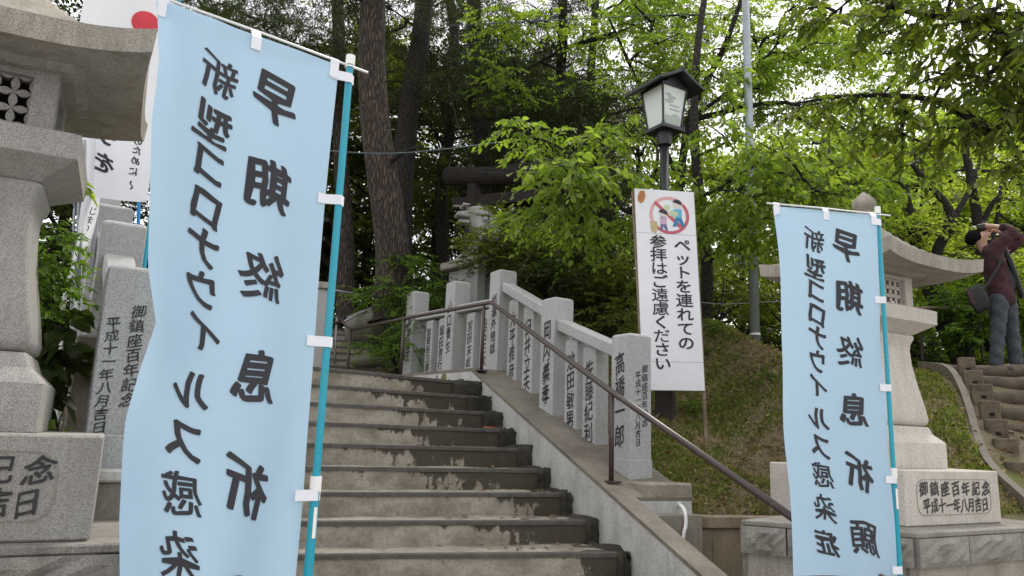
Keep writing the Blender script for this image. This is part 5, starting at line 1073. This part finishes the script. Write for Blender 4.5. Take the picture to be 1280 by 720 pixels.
shrub('shrub', 'pale green shrub at the right edge behind the person', at(1290, 450, 9.9), rb(1262, 1320, 320, 445, 9.6, 11, 12, .35, .2, 30), 'yellow', tl=.3, nl=12, L=.075, W=.042, droop=.2)
shrub('maple_sapling', 'light green maple branch fanning out beside the left lantern pillar', at(55, 520, 3.6), [bl(60, 300, 3.3, .10, .04, 16), bl(75, 330, 3.3, .12, .05, 20), bl(65, 355, 3.3, .12, .05, 18), bl(50, 385, 3.35, .12, .05, 14), bl(48, 325, 3.4, .1, .05, 14), bl(72, 285, 3.35, .07, .03, 8)], 'maple', tl=.14, nl=12, L=.045, W=.016, droop=.35, tr=.0015)
shrub('broadleaf_shrub', 'dark broad leaved shrub low beside the left lantern pillar', at(62, 540, 3.6), [bl(55, 400, 3.5, .14, .08, 12), bl(85, 395, 3.5, .07, .07, 7), bl(60, 440, 3.5, .14, .09, 14), bl(52, 480, 3.5, .10, .08, 10)], 'dark', tl=.14, nl=6, L=.105, W=.070, droop=.5, tr=.002)
shrub('seedling', 'small light green seedlings growing on top behind the left inscribed block', at(62, 548, 3.3), [bl(62, 528, 3.3, .04, .03, 5), bl(75, 538, 3.3, .04, .02, 4)], 'bright', tl=.05, nl=5, L=.05, W=.022, droop=.3, tr=.001)
shrub('leafy_twig', 'single bright leafy twig poking out beside the left lantern', at(88, 300, 3.6), [bl(103, 232, 3.4, .02, .01, 3)], 'bright', tl=.06, nl=4, L=.075, W=.028, droop=.5, tr=.001)
shrub('red_leaf_branch', 'small sprig of reddish leaves beside the lamp pole', at(880, 300, 10.4), [bl(905, 262, 9.4, .12, .06, 4), bl(1095, 193, 11, .12, .06, 4)], 'red', tl=.15, nl=8, L=.06, W=.03, tr=.002)
# small weeds on the bank
for i, (px, py, lab) in enumerate(((888, 418, 'low leafy weed at the top of the bank near the pale board edge'), (872, 448, 'broad leaved weed at the right edge of the notice board'), (868, 520, 'tuft of weeds low on the bank below the notice board'), (960, 480, 'clump of weeds on the bank right of the steel pole foot'))):
    r_ = ray(px, py); lo = None
    for yy in np.arange(6, 14, .02):
        q = r_*yy/r_[1]
        if terr(q[0], q[1]) > q[2]: lo = q; break
    if lo is not None: shrub('weed', lab, lo, [(lo+UP*.10, .14, .05, 14)], 'maple', tl=.12, nl=7, L=.06, W=.03, droop=.2, tr=.0015)
# ---- forest behind: shared crowns, every tree an object with trunk and crown
def variant(kind, seed):
    rs = np.random.default_rng(seed); h = 9.
    bls = []
    if kind == 'conifer':
        for i in range(46):
            z = 1.2+8*(i/46); rad = 2.3*(1-(z/10.5))+.3; t = i*2.4; bls.append((np.array([math.cos(t)*rad*.7, math.sin(t)*rad*.7, z-.12*rad]), .75, .18, 24))
        s = sprays(bls, tl=.7, nl=26, L=.17, W=.028, needle=True, shape='d')
    else:
        for i in range(48):
            z = rs.uniform(.9, 9.5); rad = 2.9*math.sin(math.pi*min(1, (z+.8)/11.))**.6; t = rs.uniform(0, 6.28); q = rs.uniform(.25, 1); bls.append((np.array([math.cos(t)*rad*q, math.sin(t)*rad*q, z]), .62, .30, 24))
        s = sprays(bls, tl=.6, nl=13, L=.17, W=.09, droop=.35, shape='d')
    tr = MB(); tr.add(*limb([(0, 0, -1.5), (.1, 0, 1), (0, .12, 3), (.15, 0, 6), (.1, .1, 9)], .17, .05, 4, 9))
    for c, rx, rz, n_t in bls[::2]: q = np.array([.05, .05, max(.5, c[2]-.8)]); tr.add(*limb([q, (q+c)/2+rs.normal(size=3)*.12, c], .045, .012, 3, 5))
    return s, tr
FG = {}
for kind, seed in (('conifer', 1), ('broad', 2), ('broad', 5)):
    (V, F, TV, TF), tr = variant(kind, seed)
    FG[(kind, seed)] = (meshdata('crown', V, F), meshdata('trunk', np.concatenate(tr.V), tr.F, BK['dark'], True))
CM = {}
def crownmesh(key, mat):
    if (key, mat) not in CM: me = FG[key][0].copy(); me.materials.append(L_[mat]); CM[(key, mat)] = me
    return CM[(key, mat)]
def forest(px, Y, sc, key, mat, label, group):
    p = at(px, 500, Y); z = float(terr(p[0], p[1])) if Y < 50 else .7; T = thing('forest_tree', label, 'tree', p*[1, 1, 0]+UP*z, group)
    T.rotation_euler = (random.uniform(-.04, .04), random.uniform(-.04, .04), random.uniform(0, 6.28)); T.scale = (sc*random.uniform(.9, 1.1), sc*random.uniform(.9, 1.1), sc)
    for nm, me in (('trunk', FG[key][1]), ('crown', crownmesh(key, mat))):
        o = bpy.data.objects.new(nm, me); C.objects.link(o); o.parent = T
        if nm == 'crown': o['kind'] = 'stuff'
CF, B2, B5 = ('conifer', 1), ('broad', 2), ('broad', 5)
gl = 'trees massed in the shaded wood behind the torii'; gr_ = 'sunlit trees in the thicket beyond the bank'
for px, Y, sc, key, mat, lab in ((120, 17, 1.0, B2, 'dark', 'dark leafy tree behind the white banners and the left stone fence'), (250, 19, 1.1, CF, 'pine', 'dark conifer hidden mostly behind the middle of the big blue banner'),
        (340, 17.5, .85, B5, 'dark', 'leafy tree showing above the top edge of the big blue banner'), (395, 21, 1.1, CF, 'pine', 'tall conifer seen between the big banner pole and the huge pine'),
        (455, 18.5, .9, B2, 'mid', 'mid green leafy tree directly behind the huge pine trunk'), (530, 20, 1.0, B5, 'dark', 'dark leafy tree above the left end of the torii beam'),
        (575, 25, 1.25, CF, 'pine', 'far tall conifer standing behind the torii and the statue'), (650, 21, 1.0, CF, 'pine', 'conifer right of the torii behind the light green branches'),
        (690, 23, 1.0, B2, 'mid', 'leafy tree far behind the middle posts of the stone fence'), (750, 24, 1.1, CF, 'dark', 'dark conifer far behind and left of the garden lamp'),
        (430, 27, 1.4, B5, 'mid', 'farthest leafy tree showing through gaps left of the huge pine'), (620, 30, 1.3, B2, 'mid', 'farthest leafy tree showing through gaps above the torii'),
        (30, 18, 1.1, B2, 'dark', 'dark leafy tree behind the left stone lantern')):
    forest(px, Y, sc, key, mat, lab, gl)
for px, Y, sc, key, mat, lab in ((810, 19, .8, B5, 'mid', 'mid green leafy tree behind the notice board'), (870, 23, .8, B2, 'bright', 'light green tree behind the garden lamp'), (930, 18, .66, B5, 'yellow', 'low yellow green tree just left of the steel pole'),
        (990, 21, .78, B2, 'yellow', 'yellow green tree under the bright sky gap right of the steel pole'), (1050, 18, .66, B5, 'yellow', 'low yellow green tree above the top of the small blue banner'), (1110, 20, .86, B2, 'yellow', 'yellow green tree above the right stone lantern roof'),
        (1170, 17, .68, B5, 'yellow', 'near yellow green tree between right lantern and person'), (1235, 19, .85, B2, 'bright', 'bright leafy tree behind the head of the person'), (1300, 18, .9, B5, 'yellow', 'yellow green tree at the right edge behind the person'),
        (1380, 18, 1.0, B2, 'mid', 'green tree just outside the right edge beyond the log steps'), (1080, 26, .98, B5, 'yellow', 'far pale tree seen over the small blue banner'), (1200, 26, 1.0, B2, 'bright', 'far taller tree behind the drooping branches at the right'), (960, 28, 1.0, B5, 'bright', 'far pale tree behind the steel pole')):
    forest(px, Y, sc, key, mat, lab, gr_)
# low undergrowth closing the view under the crowns
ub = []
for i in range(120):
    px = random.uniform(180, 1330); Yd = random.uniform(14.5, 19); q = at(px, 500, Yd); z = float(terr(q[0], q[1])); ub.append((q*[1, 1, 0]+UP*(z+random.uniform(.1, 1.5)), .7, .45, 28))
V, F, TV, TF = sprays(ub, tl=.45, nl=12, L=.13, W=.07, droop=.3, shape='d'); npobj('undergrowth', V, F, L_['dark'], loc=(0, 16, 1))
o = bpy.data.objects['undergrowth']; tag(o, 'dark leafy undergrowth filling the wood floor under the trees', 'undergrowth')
# ---- grass and moss tufts on the bank
def grass(name, label, n, xr, yr, h0, h1, mat, dens, wd=.006):
    x = rng.uniform(*xr, n); y = rng.uniform(*yr, n); z = terr(x, y); keep = (z > -.7) & (dens(x, y) > rng.uniform(0, 1, n))
    s = n_[0]*x+n_[1]*y; t = a_[0]*x+a_[1]*y; keep &= ~((s < 3.95) & (t < 9.)) & (s > 3.2)
    kx = x-4.0; keep &= ~((x > np.interp(y, [5.7, 6.1, 6.6, 7.1, 7.35, 7.85, 8.3, 8.9], [4.15, 4.15, 4.1, 4.28, 4.42, 4.62, 4.72, 4.72])) & (y < 9.2))
    x, y, z = x[keep], y[keep], z[keep]; m = len(x); P = np.stack([x, y, z], 1); D = norm(rng.normal(size=(m, 3))*[.55, .55, 0]+[0, 0, 1]); h = rng.uniform(h0, h1, m)[:, None]
    Wd = norm(np.cross(D, rng.normal(size=(m, 3)))); V = np.stack([P-Wd*wd, P+Wd*wd, P+D*h*.6+rng.normal(size=(m, 3))*.004+Wd*wd*.6, P+D*h+rng.normal(size=(m, 3))*.015-[0, 0, .01]], 1).reshape(-1, 3); i = np.arange(m)[:, None]*4
    tag(npobj(name, V, i+np.array([0, 1, 2, 3]), L_[mat], loc=(x.mean(), y.mean(), z.mean())), label, 'grass')
gd = lambda x, y: np.clip(.42+1.1*fbm(x*1.6, y*1.6, 1.)+.5*fbm(x, y, 4.), .02, .9)
grass('grass', 'short patchy green grass growing on the bank', 300000, (-.2, 7), (6, 14), .015, .065, 'grass', gd)
grass('dry_grass', 'dry brown grass and straw scattered over the bank', 130000, (-.2, 7), (6, 14), .02, .075, 'dry', lambda x, y: np.clip(.5-.5*fbm(x*1.6, y*1.6, 1.), .05, .8), .004)

# fallen leaves on the bank and the steps
m = 2600; x = rng.uniform(.2, 5, m); y = rng.uniform(6.4, 12, m); z = terr(x, y); s_ = n_[0]*x+n_[1]*y; k = (z > -.65) & (s_ > 4.1); x, y, z = x[k], y[k], z[k]; m = len(x)
V, F = leaves_np(np.stack([x, y, z+.03], 1), rng.normal(size=(m, 3))*[1, 1, .25], np.array([0, 0, 1.])+rng.normal(size=(m, 3))*.35, rng.uniform(.03, .07, m), rng.uniform(.02, .04, m))
L_['fallen'] = leafmat('fallen_leaves', (.10, .05, .02), (.30, .20, .09), .15, (1.2, 1., .6))
tag(npobj('fallen_leaves', V, F, L_['fallen'], loc=(2, 8, 0)), 'dry brown fallen leaves scattered over the grassy bank', 'leaves')
P_ = []
for k in range(-1, 9):
    q = math.radians(az_k(k)); nk = np.array([math.cos(q), -math.sin(q), 0]); ak = np.array([math.sin(q), math.cos(q), 0])
    for _ in range(16): P_.append(Rk(k)-nk*abs(random.gauss(0, .7))+ak*random.uniform(.1, .38)+UP*.008)
P_ = np.array(P_); m = len(P_)
V, F = leaves_np(P_, rng.normal(size=(m, 3))*[1, 1, .1], np.array([0, 0, 1.])+rng.normal(size=(m, 3))*.2, rng.uniform(.03, .06, m), rng.uniform(.015, .03, m))
tag(npobj('fallen_leaves', V, F, L_['fallen'], loc=(0, 6, 0)), 'a few dry leaves lying on the stair treads', 'leaves')
c = Rk(5)-n_*.10+UP*.012; pts = [c+n_*.06*math.cos(t)*(1+.2*math.sin(3*t))+a_*.03*math.sin(t) for t in np.arange(12)*math.pi/6]
tag(MB().loft([pts, [p+UP*.012 for p in pts]]).mk('fallen_leaf', plain('rusty_leaf', (.35, .12, .05), .8), loc=c, fixn=True), 'rusty orange leaf lying at the right end of a step', 'leaf')
